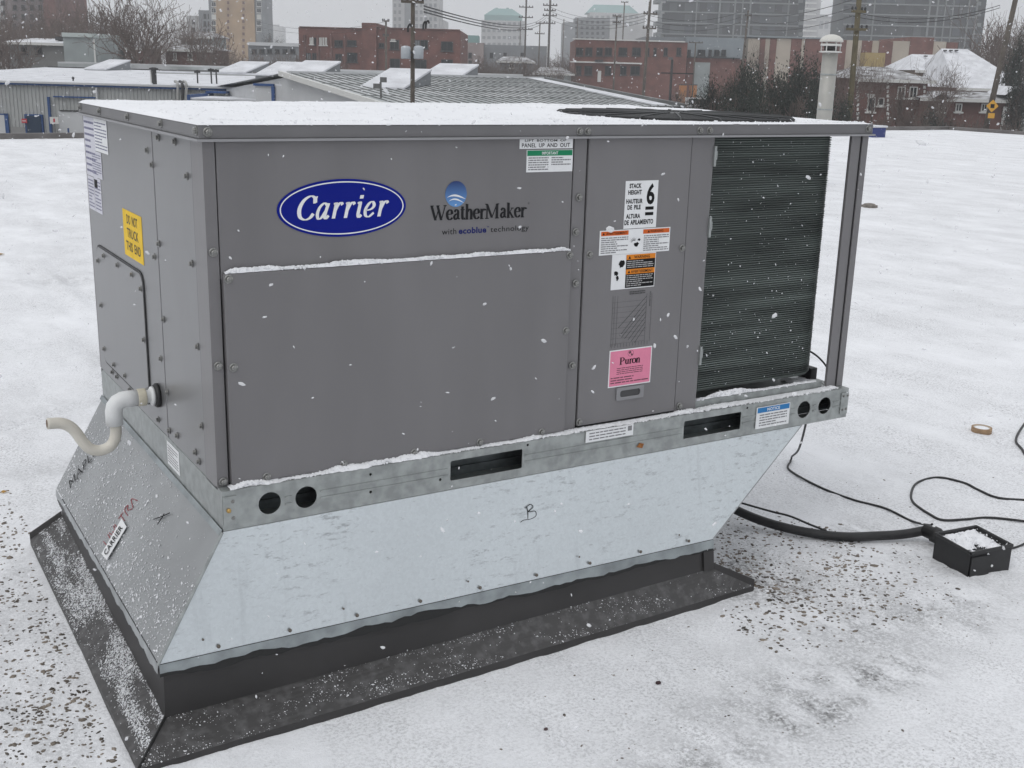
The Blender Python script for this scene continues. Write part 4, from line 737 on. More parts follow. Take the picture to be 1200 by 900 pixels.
ok = (hg > 0.002) | (rg.random(ng) < 0.25); ok &= np.hypot(gxr-fc[0], gyr-fc[1]) > fr-0.02; grains(lm, np.stack([gxr, gyr, 0.8520+hg*0.9], -1)[ok], rg.gamma(2.0, 0.0007, ok.sum()), rg)
lm.build('lid_snow', snow, None, True, label='even layer of snow on the lid of the grey unit', cat='snow', kind='stuff')
# flakes stuck to sheet metal
OCT_V = np.array([(1, 0, 0), (-1, 0, 0), (0, 1, 0), (0, -1, 0), (0, 0, 1), (0, 0, -1)], float); OCT_F = np.array([(0, 2, 4), (2, 1, 4), (1, 3, 4), (3, 0, 4), (2, 0, 5), (1, 2, 5), (3, 1, 5), (0, 3, 5)])
def flakes(name, pts, sizes, label, flat=None, seed=1, mat=snow, cat='snow', stretch=1.5):
    rr = np.random.default_rng(seed); n_ = len(pts); A = rr.normal(size=(n_, 3, 3)); Q, _ = np.linalg.qr(A)
    if stretch > 1.6:
        bm_ = bmesh.new(); bmesh.ops.create_icosphere(bm_, subdivisions=1, radius=1); BV, BF_ = np.array([v.co[:] for v in bm_.verts]), np.array([[v.index for v in f.verts] for f in bm_.faces]); bm_.free()
    else: BV, BF_ = OCT_V, OCT_F
    m_ = len(BV); sc = rr.uniform(0.6, 1.0, (n_, 1, 3)); sc[:, 0, 0] *= stretch; P = (BV[None]*rr.uniform(0.7, 1.2, (n_, m_, 1))*sc)@Q
    if flat is not None:
        nn = np.array(flat)/np.linalg.norm(flat); P = P-0.6*(P@nn)[..., None]*nn
    V = (np.asarray(pts)[:, None]+P*np.asarray(sizes)[:, None, None]).reshape(-1, 3); F = (BF_[None]+m_*np.arange(n_)[:, None, None]).reshape(-1, 3)
    return MB().add(V, F.tolist()).build(name, mat, None, True, label=label, cat=cat, kind='stuff')
def on_quad(P00, P10, P11, P01, s_, t_): s_, t_ = s_[:, None], t_[:, None]; return (P00*(1-s_)+P10*s_)*(1-t_)+(P01*(1-s_)+P11*s_)*t_
def dust(n_, dens, rr):
    s_, t_ = rr.random(n_*3), rr.random(n_*3); k = rr.random(n_*3) < dens(s_, t_); return s_[k][:n_], t_[k][:n_]
flakes('snow_specks', flakes_pts, np.random.default_rng(3).gamma(2.0, 0.0006, len(flakes_pts)), 'tiny snow specks caught in the fins of the dark coil', (0, 1, 0), 12)
rr = np.random.default_rng(5); nl = np.array([-0.86, 0, 0.51])
s_, t_ = dust(5200, lambda s, t: np.clip(0.15+1.1*t, 0, 1)*np.clip(0.2+1.2*fbm(s*9, t*5, 3, 61)**1.5, 0, 1)*np.where(s < 0.25, np.clip((t-0.25)*2.2, 0.05, 1), 1), rr)
flakes('snow_specks', on_quad(T['FL'], T['BL'], B['BL'], B['FL'], s_, t_)+nl*0.0008, rr.gamma(2.2, 0.00075, len(s_)), 'snow specks stuck to the sloping end sheet of the adapter', nl, 2)
def cant_pts(a, b_, n_, dens, seed, label, size=0.0010):
    rr = np.random.default_rng(seed); s_, t_ = dust(n_, dens, rr); nn = np.cross(CO[b_]-CO[a], CI[a]-CO[a]); nn = nn/np.linalg.norm(nn)
    flakes('snow_specks', on_quad(CO[a], CO[b_], CI[b_], CI[a], s_, t_)+nn*0.0006, rr.gamma(2.0, size, len(s_)), label, nn, seed)
cant_pts('BL', 'FL', 16000, lambda s, t: np.clip((fbm(s*7, t*2.5, 4, 71)-0.42)*4.5, 0.03, 1)*np.clip(1.6-abs(t-0.62)*2.2, 0.1, 1), 3, 'patchy snow blown onto the end flashing of the curb', 0.0006)
cant_pts('FL', 'FR', 2200, lambda s, t: np.clip((fbm(s*16, t*3, 4, 75)-0.45)*4, 0.04, 1)*np.clip(1.2-s*0.6, 0, 1), 4, 'scattered snow grains on the long front flashing of the curb', 0.00048)
# ================================================================== GRIT SHOWING THROUGH THE ROOF SNOW
def pebbles(name, n_, box_, dens, size, label, seed):
    rr = np.random.default_rng(seed); x = rr.uniform(box_[0], box_[1], n_*3); y = rr.uniform(box_[2], box_[3], n_*3)
    k = rr.random(n_*3) < dens(x, y); k &= ~((x > -0.255) & (x < 1.505) & (y > -0.165) & (y < 1.22)); x, y = x[k][:n_], y[k][:n_]
    z = roof_h(x, y); sz = size*rr.gamma(7, 1/7, len(x)); ico = bmesh.new(); bmesh.ops.create_icosphere(ico, subdivisions=1, radius=1)
    IV = np.array([v.co[:] for v in ico.verts]); IF = np.array([[v.index for v in f.verts] for f in ico.faces]); ico.free()
    m_ = len(x); th = rr.uniform(0, 2*PI, m_); P = IV[None]*rr.uniform(0.75, 1.25, (m_, len(IV), 1))*np.stack([rr.uniform(0.9, 1.5, m_), rr.uniform(0.6, 1, m_), rr.uniform(0.35, 0.6, m_)], -1)[:, None]
    c, s_ = np.cos(th)[:, None], np.sin(th)[:, None]; P = np.stack([P[..., 0]*c-P[..., 1]*s_, P[..., 0]*s_+P[..., 1]*c, P[..., 2]], -1)*sz[:, None, None]+np.stack([x, y, z-sz*0.06], -1)[:, None]
    return MB().add(P.reshape(-1, 3), (IF[None]+len(IV)*np.arange(m_)[:, None, None]).reshape(-1, 3).tolist()).build(name, stone_m, None, True, label=label, cat='gravel', kind='stuff')
pebbles('gravel', 6000, (-1.15, -0.22, -0.75, 1.9), lambda x, y: np.clip((fbm(x*5, y*5, 3, 81)-0.25)*1.8, 0.35, 1)*np.clip(1.35-y*0.65, 0.08, 1), 0.0041, 'dark gravel poking through snow beside the end flashing', 5)
pebbles('gravel', 2600, (1.3, 2.3, -0.45, 0.75), lambda x, y: np.clip(1.3-np.hypot((x-1.62)/0.42, (y+0.05)/0.42), 0, 1)*np.clip((fbm(x*7, y*7, 3, 85)-0.2)*1.8, 0.35, 1), 0.0042, 'dark gravel bare of snow under the overhanging adapter', 6)
pebbles('gravel', 1500, (-0.2, 3.0, -1.0, 0.4), lambda x, y: np.clip((fbm(x*3, y*3, 3, 88)-0.45)*3, 0.02, 1)*np.clip(0.15+np.exp(-((x-1.7)/0.5)**2-((y+0.4)/0.25)**2), 0, 1), 0.0024, 'sparse fine grit on the open snow in front of the curb', 7)
def one_stone(x, y, r_, col, label, name='pebble'):
    bm = bmesh.new(); bmesh.ops.create_icosphere(bm, subdivisions=2, radius=r_); z = float(roof_h(np.array([x]), np.array([y]))[0]); rr = random.Random(int(x*1000))
    for v in bm.verts: v.co *= rr.uniform(0.85, 1.1)
    mb = MB().add([(x+v.co.x*1.2, y+v.co.y, z+v.co.z*0.7+r_*0.3) for v in bm.verts], [[v.index for v in f.verts] for f in bm.faces]); bm.free(); return mb.build(name, M('stone_'+label[:8], col, 0.8, var=0.2, scale=60), None, True, label=label, cat='pebble')
one_stone(0.943, -0.378, 0.0065, (0.05, 0.025, 0.028), 'lone dark reddish pebble on clean snow in front of the flashing'); one_stone(0.595, -0.415, 0.0045, (0.09, 0.06, 0.06), 'tiny brown pebble on snow in front of the flashing')
def leaf(x, y, s_, label):
    z = float(roof_h(np.array([x]), np.array([y]))[0]); P = [(0, 0), (0.3, 0.22), (0.7, 0.25), (1, 0), (0.7, -0.22), (0.3, -0.25)]
    lf = thing('fallen_leaf', label, 'leaf', (x, y, z)); m_ = MB(); top = [(x+s_*(a-0.5), y+s_*b_, z+0.006+s_*0.12*math.sin(a*3+b_*4)) for a, b_ in P]; bot = [(p[0], p[1], p[2]-0.0015) for p in top]
    m_.add(top+bot, [(0, 1, 2, 3, 4, 5), (11, 10, 9, 8, 7, 6)]+[(k, k+6, (k+1) % 6+6, (k+1) % 6) for k in range(6)]).build('blade', leaf_m, lf); m_ = MB(); m_.tube([(x-s_*0.8, y, z+0.003), (x-s_*0.5, y, z+0.006), (x+s_*0.45, y, z+0.008)], 0.0012, 5); m_.build('stem', bark, lf)
leaf(0.42, 6.75, 0.12, 'yellow fallen leaf lying far out on the open snow'); leaf(-0.235, 1.66, 0.028, 'small ochre leaf scrap on gravelly snow behind the end flashing')

# ================================================================== CABLES AND SMALL THINGS ON THE ROOF
def gz(x, y, d=0.0): return float(roof_h(np.array([x]), np.array([y]))[0])+d
cond = [(1.50, 0.62, -0.20), (1.66, 0.47, -0.30), (1.78, 0.30, ZR+0.055), (1.86, 0.16, ZR+0.028), (1.97, 0.03, ZR+0.022), (2.09, -0.035, ZR+0.024), (2.17, -0.075, ZR+0.03), (2.235, -0.11, ZR+0.045)]
m_ = MB(); m_.tube(smooth_path(cond, 7), 0.0150, 12); m_.build('conduit', rubber, None, True, label='thick black flexible conduit sagging from the adapter to the junction box', cat='conduit')
def cable(name, P, r_, label, lift=0.004):
    m_ = MB(); m_.tube(smooth_path([(p[0], p[1], p[2] if len(p) > 2 else gz(p[0], p[1], lift)) for p in P], 8), r_, 7); return m_.build(name, rubber, None, True, label=label, cat='cable')
cable('thin_cable', [(1.87, 0.12, 0.01), (1.93, 0.16, -0.05), (2.12, 0.36, -0.25), (2.36, 0.62, -0.40), (2.42, 0.68), (2.395, 0.66), (2.318, 0.586), (2.284, 0.403), (2.304, 0.261), (2.335, 0.149), (2.33, 0.03), (2.30, -0.06, ZR+0.03), (2.262, -0.10, ZR+0.055)], 0.0038, 'thin black cable running from the rail end to the junction box')
cable('loop_cable', [(3.0, -0.13), (2.86, -0.03), (2.79, 0.04), (2.80, 0.13), (2.815, 0.2), (2.783, 0.288), (2.66, 0.28), (2.544, 0.213), (2.47, 0.14), (2.431, 0.04), (2.431, -0.014), (2.50, -0.05), (2.588, -0.079), (2.68, -0.16), (2.80, -0.30)], 0.0042, 'black cable looped on the snow behind the junction box')
cable('stray_cable', [(3.75, 0.60), (3.55, 0.50), (3.428, 0.425), (3.36, 0.35), (3.30, 0.28), (3.28, 0.18), (3.4, 0.05)], 0.005, 'black cable bending across the snow beyond the tape roll')
cable('tail_cable', [(2.315, -0.265), (2.36, -0.27), (2.45, -0.28), (2.62, -0.26), (2.9, -0.27)], 0.0032, 'short thin cable leading away behind the junction box corner')
cable('conduit_tie_cable', [(1.80, 0.40, ZR+0.06), (1.88, 0.24, ZR+0.05), (1.905, 0.17, ZR+0.052), (1.925, 0.10, ZR+0.045), (1.95, 0.05, ZR+0.036)], 0.0035, 'thin cable riding on top of the thick black conduit')
jb = thing('junction_box', 'black plastic junction box topped with patchy snow at the conduit end', 'junction box', (2.22, -0.29, ZR))
bo = np.array([2.118, -0.352, ZR-0.012]); ux = np.array([0.165, -0.020, 0]); uy = np.array([0.030, 0.150, 0]); uz = np.array([0, 0, 0.092])
def jwall(o, a, b_, t_): m_ = MB(); m_.obox(o, a, b_, t_); return m_
exn, eyn = ux/np.linalg.norm(ux), uy/np.linalg.norm(uy)
jwall(bo, ux, uz, eyn*0.006).build('box_front', rubber, jb); jwall(bo+eyn*0.0062, uy*0.95, uz*0.99, exn*0.006).build('box_side', rubber, jb)
jwall(bo+uy-eyn*0.006, ux, uz, eyn*0.006).build('box_back', rubber, jb); jwall(bo+ux-exn*0.006+eyn*0.0062, uy*0.92, uz*0.99, exn*0.006).build('box_side', rubber, jb)
jwall(bo+exn*0.0062+eyn*0.0062, ux*0.92, uy*0.92, (0, 0, 0.006)).build('box_base', rubber, jb)
for p, q in ((bo+uz, ux), (bo+uz+uy, ux), (bo+uz, uy), (bo+uz+ux, uy)):
    m_ = MB(); m_.tube([p+np.array([0, 0, 0.002]), p+q+np.array([0, 0, 0.002])], 0.0055, 6); m_.build('box_rim', rubber, jb)
m_ = MB(); m_.lathe(bo+ux*0.55+uz*0.45-eyn*0.001, -eyn, [(0.004, 0), (0.004, 0.002)], 10); m_.build('box_screw', white, jb)
m_ = MB(); m_.obox(bo-eyn*0.0025+ux*0.02+uz*0.1, ux*0.46, uz*0.78, -eyn*0.002); m_.build('box_cover_plate', rubber, jb)
jwall(bo+exn*0.0062+eyn*0.0062+uz*0.80, ux*0.92, uy*0.92, (0, 0, 0.005)).build('box_inner_cover', rubber, jb)
gx_ = np.linspace(0.05, 0.95, 40); Xs, Ys = np.meshgrid(gx_, gx_); nz_ = fbm(Xs*6, Ys*6, 4, 91, 0.6)+0.35*np.clip(Ys-0.25, 0, 1)+0.1*Xs; hs = 0.0800+0.030*np.clip(nz_-0.42, 0, 1)*np.sin(PI*Xs)**0.4; Vs = (bo+Xs[..., None]*ux+Ys[..., None]*uy+np.stack([Xs*0, Xs*0, hs], -1)).reshape(-1, 3); ii = np.arange(1600).reshape(40, 40)
Fb = np.stack([ii[:-1, :-1], ii[:-1, 1:], ii[1:, 1:], ii[1:, :-1]], -1).reshape(-1, 4); Fb = Fb[nz_.reshape(-1)[Fb].min(1) > 0.43]; bsn = MB().add(Vs, Fb.tolist()); rb_ = np.random.default_rng(8); gs = rb_.random((260, 2)); grains(bsn, bo+gs[:, :1]*ux+gs[:, 1:]*uy+np.array([0, 0, 0.082])+np.array([0, 0, 0.012])*rb_.random((260, 1)), rb_.gamma(2, 0.0009, 260), rb_)
bsn.build('box_snow', snow, None, True, label='patchy snow on top of the black junction box', cat='snow', kind='stuff')
gl = MB(); gl.lathe((2.222, -0.10, ZR+0.045), (0.25, -0.9, -0.15), [(0.021, 0), (0.021, 0.03), (0.026, 0.032), (0.026, 0.05), (0.02, 0.06)], 12); gl.build('conduit_gland', rubber, jb, True)
m_ = MB(); m_.lathe((3.42, 0.585, ZR), (0, 0, 1), [(0.0318, 0), (0.0316, 0.016), (0.02, 0.019), (0.005, 0.0185)], 24); m_.build('roll_snow', snow, None, True, label='little plug of snow inside the brown tape roll', cat='snow', kind='stuff')
tr_ = thing('tape_roll', 'brown roll of tape lying flat in the snow', 'tape roll', (3.42, 0.585, ZR)); z0 = gz(3.42, 0.585, -0.006)
m_ = MB(); m_.lathe((3.42, 0.585, z0), (0, 0, 1), [(0.034, 0), (0.041, 0), (0.041, 0.026), (0.034, 0.026)], 36, True); m_.build('roll', cardboard, tr_, True)
m_ = MB(); m_.lathe((3.42, 0.585, z0+0.003), (0, 0, 1), [(0.0338, 0), (0.0338, 0.0225), (0.0322, 0.0225), (0.0322, 0.0)], 36, True); m_.build('cardboard_core', M('core_tan', (0.55, 0.47, 0.38), 0.8), tr_, True)
dn_ = thing('roof_drain', 'small grey domed roof drain far out on the open snow', 'roof drain', (9.6, 6.76, ZR)); m_ = MB(); m_.lathe((9.6, 6.76, ZR-0.01), (0, 0, 1), [(0.075, 0), (0.075, 0.035), (0.06, 0.055), (0.02, 0.062)], 18); m_.build('drain_dome', rooftop_stone, dn_)
for k in range(8):
    a = k*PI/4; m_ = MB(); m_.obox(np.array([9.6+0.074*math.cos(a)-0.012, 6.76+0.074*math.sin(a)-0.012, ZR]), (0.024, 0, 0), (0, 0.024, 0), (0, 0, 0.032)); m_.build('drain_rib', rooftop_stone, dn_)
bb_ = at(1029, 149, 29.5); bn = thing('blue_bin', 'low blue storage bin with snow on its lid at the far roof edge', 'bin', (bb_[0], bb_[1], ZR)); m_ = MB(); m_.box((bb_[0]-0.45, bb_[1]-0.25, ZR-0.02), (bb_[0]+0.02, bb_[1]+0.25, bb_[2]+0.0), 0.02); m_.build('bin_body', M('bin_blue', (0.015, 0.03, 0.16), 0.5), bn); m_ = MB(); m_.box((bb_[0]-0.48, bb_[1]-0.28, bb_[2]+0.002), (bb_[0]+0.05, bb_[1]+0.28, bb_[2]+0.05), 0.02); m_.build('bin_lid', snowroof, bn)
# vent stack
vb = at(965.5, 140, 15.7); vx, vy = vb[0], vb[1]; ztop = at(968, 40, 15.7)[2]
vp = thing('vent_pipe', 'tall pale vent pipe with a domed rain cap on the roof', 'vent pipe', (vx, vy, ZR))
m_ = MB(); m_.lathe((vx, vy, ZR-0.02), (0, 0, 1), [(0.103, 0), (0.100, ztop-0.22-ZR)], 28); m_.build('pipe', M('pipe_galv', (0.38, 0.375, 0.35), 0.5, 0.2, var=0.06, scale=6), vp, True)
for z in (0.55, 1.0): m_ = MB(); m_.lathe((vx, vy, z), (0, 0, 1), [(0.1035, 0), (0.106, 0.004), (0.106, 0.016), (0.1035, 0.02)], 28); m_.build('pipe_band', galv, vp, True)
m_ = MB(); m_.lathe((vx, vy, ztop-0.235), (0, 0, 1), [(0.100, 0), (0.148, 0.006), (0.148, 0.016), (0.105, 0.024)], 28); m_.build('cap_collar', trim, vp, True)
m_ = MB(); m_.lathe((vx, vy, ztop-0.212), (0, 0, 1), [(0.085, 0), (0.085, 0.10)], 24); m_.build('cap_throat', dark_metal, vp, True)
for k in range(6):
    a = 2*PI*k/6+0.3; m_ = MB(); m_.tube([(vx+0.12*math.cos(a), vy+0.12*math.sin(a), ztop-0.215), (vx+0.12*math.cos(a), vy+0.12*math.sin(a), ztop-0.09)], 0.008, 5); m_.build('cap_strut', trim, vp)
m_ = MB(); m_.lathe((vx, vy, ztop-0.15), (0, 0, 1), [(0.12, 0.0), (0.135, 0.0), (0.135, 0.03), (0.12, 0.03)], 28, True); m_.build('cap_baffle', trim, vp, True)
m_ = MB(); m_.lathe((vx, vy, ztop-0.095), (0, 0, 1), [(0.150, 0), (0.155, 0.006), (0.14, 0.04), (0.10, 0.072), (0.05, 0.09), (0.01, 0.095)], 28); m_.build('rain_cap', M('cap_white', (0.62, 0.61, 0.57), 0.5), vp, True)
# ================================================================== BEYOND THE ROOF
GZ = -3.6
def rotz(rot): return -YAW+rot
class Bld:
    def __init__(s, name, label, cat, px0, px1, v, rot=0.0, group=None):
        a, b_ = at(px0, 80, v), at(px1, 80, v); s.o = np.array([a[0], a[1], GZ]); s.v = v; s.rot = rot
        s.U = np.array([math.cos(rotz(rot)), math.sin(rotz(rot)), 0]); s.D = np.array([-s.U[1], s.U[0], 0]); s.w = (px1-px0)*v/FPX
        s.root = thing(name, label, cat, s.o+s.U*s.w/2, group)
    def xz(s, px, py):                         # facade coordinates of a sighted point
        d = FW+RT*(px-600)/FPX-UP*(py-450)/FPX; t_ = ((s.o-CAM)@s.D)/(d@s.D); p = CAM+d*t_; return float((p-s.o)@s.U), float(p[2])
    def P(s, x, d, z): q = s.o+s.U*x+s.D*d; return np.array([q[0], q[1], z])
    def box(s, name, x0, x1, z0, z1, mat, d0=0.0, d1=8.0, parent=None):
        m_ = MB(); m_.obox(s.P(x0, d0, z0), s.U*(x1-x0), s.D*(d1-d0), (0, 0, z1-z0)); return m_.build(name, mat, parent or s.root)
    def pbox(s, name, px0, px1, py0, py1, mat, d0=-0.05, d1=0.02, parent=None, ground=False):
        x0, _ = s.xz(px0, py1); x1, _ = s.xz(px1, py1); mid = (px0+px1)/2; z1 = s.xz(mid, py0)[1]; z0 = GZ if ground else s.xz(mid, py1)[1]
        return s.box(name, x0, x1, z0, z1, mat, d0, d1, parent)
    _win = {}
    def win(s, px0, px1, py0, py1, pane=None, frame=None, cols=2, bars=True):
        x0, z1 = s.xz(px0, py0); x1, z0 = s.xz(px1, py1); w_, h_ = round(abs(x1-x0), 1), round(abs(z1-z0), 1); pane = pane or glass; frame = frame or dark_metal
        key = (w_, h_, pane.name, frame.name, cols)
        if key not in Bld._win:
            f = MB(); tf = max(0.06, min(w_, h_)*0.05)
            f.box((0, -0.10, 0), (w_, -0.005, tf)); f.box((0, -0.10, h_-tf), (w_, -0.005, h_)); f.box((0, -0.10, tf), (tf, -0.005, h_-tf)); f.box((w_-tf, -0.10, tf), (w_, -0.005, h_-tf))
            for k in range(1, cols): f.box((w_*k/cols-tf/3, -0.08, tf), (w_*k/cols+tf/3, -0.005, h_-tf))
            f.box((-0.1, -0.16, -0.1), (w_+0.1, -0.005, -0.005)); p = MB(); p.box((tf*0.5, -0.04, tf*0.5), (w_-tf*0.5, -0.006, h_-tf*0.5)); r_ = []
            for nm, mb, mt in (('window', f, frame), ('pane', p, pane)):
                me = bpy.data.meshes.new(nm); me.from_pydata(mb.v, [], mb.f); me.materials.append(mt); r_.append(me)
            Bld._win[key] = r_
        fm, pm = Bld._win[key]; q = s.P(min(x0, x1), 0, min(z0, z1)); o = inst('window', fm, s.root, q, (0, 0, rotz(s.rot))); c = bpy.data.objects.new('pane', pm); COL.objects.link(c); c.parent = o; return o
    def snowcap(s, x0, x1, z, d0, d1, name='roof_snow_cover'): return s.box(name, x0, x1, z+0.003, z+0.12, snowroof, d0+0.1, d1-0.1)

# ---- workshop with blue trim, left
b1 = Bld('workshop', 'long grey ribbed metal workshop with blue doors and snowy flat roof', 'building', -160, 322, 45)
zE = b1.xz(100, 101.5)[1]; zR0 = b1.xz(100, 97)[1]
wm = MB(); xs = np.arange(0, b1.w, 0.145); prof = []
for i, x in enumerate(xs): prof += [(x, 0.0), (x+0.095, 0.0), (x+0.11, -0.035), (x+0.13, -0.035)]
vs = []
for x, d in prof: vs += [b1.P(x, d, GZ), b1.P(x, d, zE)]
wm.add(vs, [(2*k, 2*k+2, 2*k+3, 2*k+1) for k in range(len(prof)-1)]); wm.build('ribbed_wall', siding, b1.root, kind='stuff')
b1.box('wall', 0, b1.w, GZ, zE, siding, 0.02, 17.5)
b1.box('blue_fascia', -0.1, b1.w+0.1, zE, zE+0.07, bluetrim, -0.16, 0.3); b1.box('gutter', -0.1, b1.w+0.1, zE+0.072, zR0, palewall, -0.22, 0.3)
rfm = MB(); zb = zR0+0.36; rfm.add([b1.P(-0.1, 0.302, zR0-0.02), b1.P(b1.w, 0.302, zR0-0.02), b1.P(b1.w, 17.5, zb), b1.P(-0.1, 17.5, zb), b1.P(-0.1, 0.302, zE), b1.P(b1.w, 0.302, zE), b1.P(b1.w, 17.5, zE), b1.P(-0.1, 17.5, zE)], [(0, 1, 2, 3), (4, 5, 1, 0), (5, 6, 2, 1), (6, 7, 3, 2), (7, 4, 0, 3)]); rfm.build('snowy_roof', snowroof, b1.root)
b1.box('ridge_wall', 0, b1.w+6, zb-0.2, zb+0.05, dark_metal, 17.6, 17.8); b1.box('back_roof', 0, b1.w+9, zb-0.1, zb+0.22, roof_metal, 19, 21)
b1.box('ridge_cap', 0, b1.w+9, zb+0.222, zb+0.30, palewall, 19, 21)
b1.pbox('blue_door', 33, 54, 134, 175, bluetrim, -0.10, 0.0, ground=True); b1.pbox('door_leaf', 35, 52, 135.5, 175, bluedoor, -0.13, -0.101, ground=True)
b1.pbox('pale_door', -6, 10, 134.5, 175, palewall, -0.11, -0.04, ground=True); b1.pbox('door_frame', 10, 14, 133, 175, bluetrim, -0.12, -0.04, ground=True); b1.pbox('door_header', -8, 10, 133, 134.4, bluetrim, -0.12, -0.04)
b1.pbox('bay_post', 61.5, 64, 113.5, 175, bluetrim, -0.15, -0.04, ground=True); b1.pbox('bay_header', 64.1, 113, 113, 114.5, bluetrim, -0.15, -0.04); b1.pbox('roller_door', 73, 120, 131, 175, palewall, -0.10, -0.04, ground=True); b1.pbox('roller_header', 72, 121, 129.5, 130.9, dark_metal, -0.14, -0.04)
b1.pbox('wall_base', 15, 33, 149, 175, M('base_grey', (0.27, 0.27, 0.265), 0.8), -0.06, -0.036, ground=True); b1.pbox('downpipe', 118.5, 120.5, 103, 175, palewall, -0.2, -0.1, ground=True)
def free_box(name, label, cat, px0, px1, py0, py1, v, mat, d=0.1, z0=None, parent_parts=()):
    b = Bld(name, label, cat, px0, px1, v); x0 = 0; z1 = b.xz((px0+px1)/2, py0)[1]; zz = b.xz((px0+px1)/2, py1)[1] if z0 is None else z0; return b, zz, z1
b, za_, zb_ = free_box('wall_sign', 'small red sign on the grey ribbed workshop wall', 'sign', 20, 26, 139, 144, 44.8, None); b.box('sign_plate', 0, b.w, za_, zb_, M('sign_red', (0.45, 0.04, 0.06), 0.5), 0, 0.03); b.box('sign_stripe', b.w*0.15, b.w*0.85, za_+(zb_-za_)*0.4, za_+(zb_-za_)*0.6, trim, -0.006, -0.001)
b, za_, zb_ = free_box('wall_sign', 'white notice board beside the blue workshop door', 'sign', 53.5, 63.5, 137, 145, 44.6, None); b.box('sign_plate', 0, b.w, za_, zb_, trim, 0, 0.03); b.box('sign_mark', b.w*0.4, b.w*0.6, za_+0.06, zb_-0.06, M('sign_red', (0.45, 0.04, 0.06), 0.5), -0.006, -0.001); b.box('sign_post', b.w*0.45, b.w*0.55, GZ, za_-0.001, metal_pole, 0, 0.03)
b = Bld('parked_forklift', 'yellow machine hood showing behind the roof edge by the workshop', 'machine', 18, 31, 40); zt = b.xz(25, 159)[1]; b.box('hood', 0, b.w, zt-0.5, zt, sign_y, 0, 0.8); b.box('chassis', 0.02, b.w-0.02, GZ+0.2, zt-0.502, dark_metal, 0, 1.2)
for px in (73.5,): b = Bld('bollard', 'blue bollard beside the workshop roller door', 'bollard', px, px+1.5, 44.2); b.box('post', 0, b.w, GZ, b.xz(px, 150)[1], bluetrim, 0, 0.06); b.box('post_cap', 0.005, b.w-0.005, b.xz(px, 150)[1]+0.001, b.xz(px, 150)[1]+0.02, trim, 0.005, 0.055)
# roof furniture on the workshop
def roof_post(px, py0, py1, v, wd, label, name='roof_vent', mat=dark_metal, arms=False):
    p1, p0 = at(px, py0, v), at(px, py1, v); t_ = thing(name, label, name.replace('_', ' '), (p0[0], p0[1], p0[2])); m_ = MB(); m_.lathe((p0[0], p0[1], p0[2]-0.25), (0, 0, 1), [(wd/2, 0), (wd/2, p1[2]-p0[2]+0.2)], 8); m_.build('stub', mat, t_)
    m_ = MB(); m_.lathe((p0[0], p0[1], p1[2]-0.05), (0, 0, 1), [(wd*0.9, 0), (wd*0.9, 0.05), (wd*0.3, 0.09)], 10); m_.build('hood', mat, t_); return t_
for px, py in ((19, 82.5), (63, 83.5), (107, 84.2), (149, 85), (187, 85)): t_ = roof_post(px, py-1.5, py+0.8, 61, 0.09, 'small dark vent on the ridge of the workshop roof'); t_['group'] = 'ridge vents on the workshop roof'
roof_post(86, 91, 97, 47, 0.06, 'short mast standing on the snowy workshop roof edge', 'roof_mast'); 
t_ = roof_post(181, 80, 98, 46, 0.20, 'dark flue pipe on the workshop roof edge beside a white box', 'flue_pipe')
b, za_, zb_ = free_box('roof_box', 'small white cabinet beside the dark flue on the workshop roof', 'cabinet', 175.5, 179, 83, 98, 46, None); b.box('cabinet_body', 0, b.w, za_-0.1, zb_, trim, 0, 0.3); b.box('cabinet_lid', -0.02, b.w+0.02, zb_+0.001, zb_+0.04, snowroof, -0.02, 0.32)
for k, (x0, x1) in enumerate(((205, 208), (210.5, 213.5), (215, 218))):
    m_ = MB(); z_ = [at(x0, 95.5, 46.5), at(x0+1.5, 95.8, 45.6), at(x1, 98, 44.75), at(x1+0.5, 104, 44.6), at(x1+0.5, 135, 44.6)]; m_.tube(smooth_path(z_, 5), 0.055, 8); m_.build('roof_conduit', M('conduit_grey', (0.33, 0.33, 0.32), 0.6) if k != 1 else dark_metal, None, True, label='bent conduit dropping over the workshop gutter', cat='conduit', group='conduits over the workshop gutter')
for px, y0 in ((231, 82), (247, 80), (253, 81)):
    m_ = MB(); p1, p0 = at(px, y0, 48), at(px+1, 103 if px < 240 else 96, 48); m_.tube([p0-np.array([0, 0, 0.1]), p1], 0.03, 6); m_.obox(p1+np.array([-0.12, -0.02, -0.12]), (0.24, 0, 0), (0, 0.05, 0), (0, 0, 0.10)); m_.build('antenna_mast', dark_metal, None, label='thin antenna mast on the workshop roof end', cat='antenna', group='masts at the workshop roof end')
# low annex with snowy roof
b2 = Bld('low_annex', 'low annex with snow roof and blue fascia beside the workshop', 'building', 218, 340, 41.5); z2 = b2.xz(280, 118)[1]
b2.box('wall', 0, b2.w, GZ, z2, siding, 0.02, 3.2); b2.box('snowy_roof', 0.1, b2.w, z2+0.002, z2+0.06, snowroof, 0.0, 3.2); b2.box('blue_fascia', 0, 0.1, z2-0.05, z2+0.16, bluetrim, -0.05, 3.2); b2.box('front_fascia', -0.02, 0.75, z2+0.165, z2+0.24, bluetrim, 2.5, 3.1)
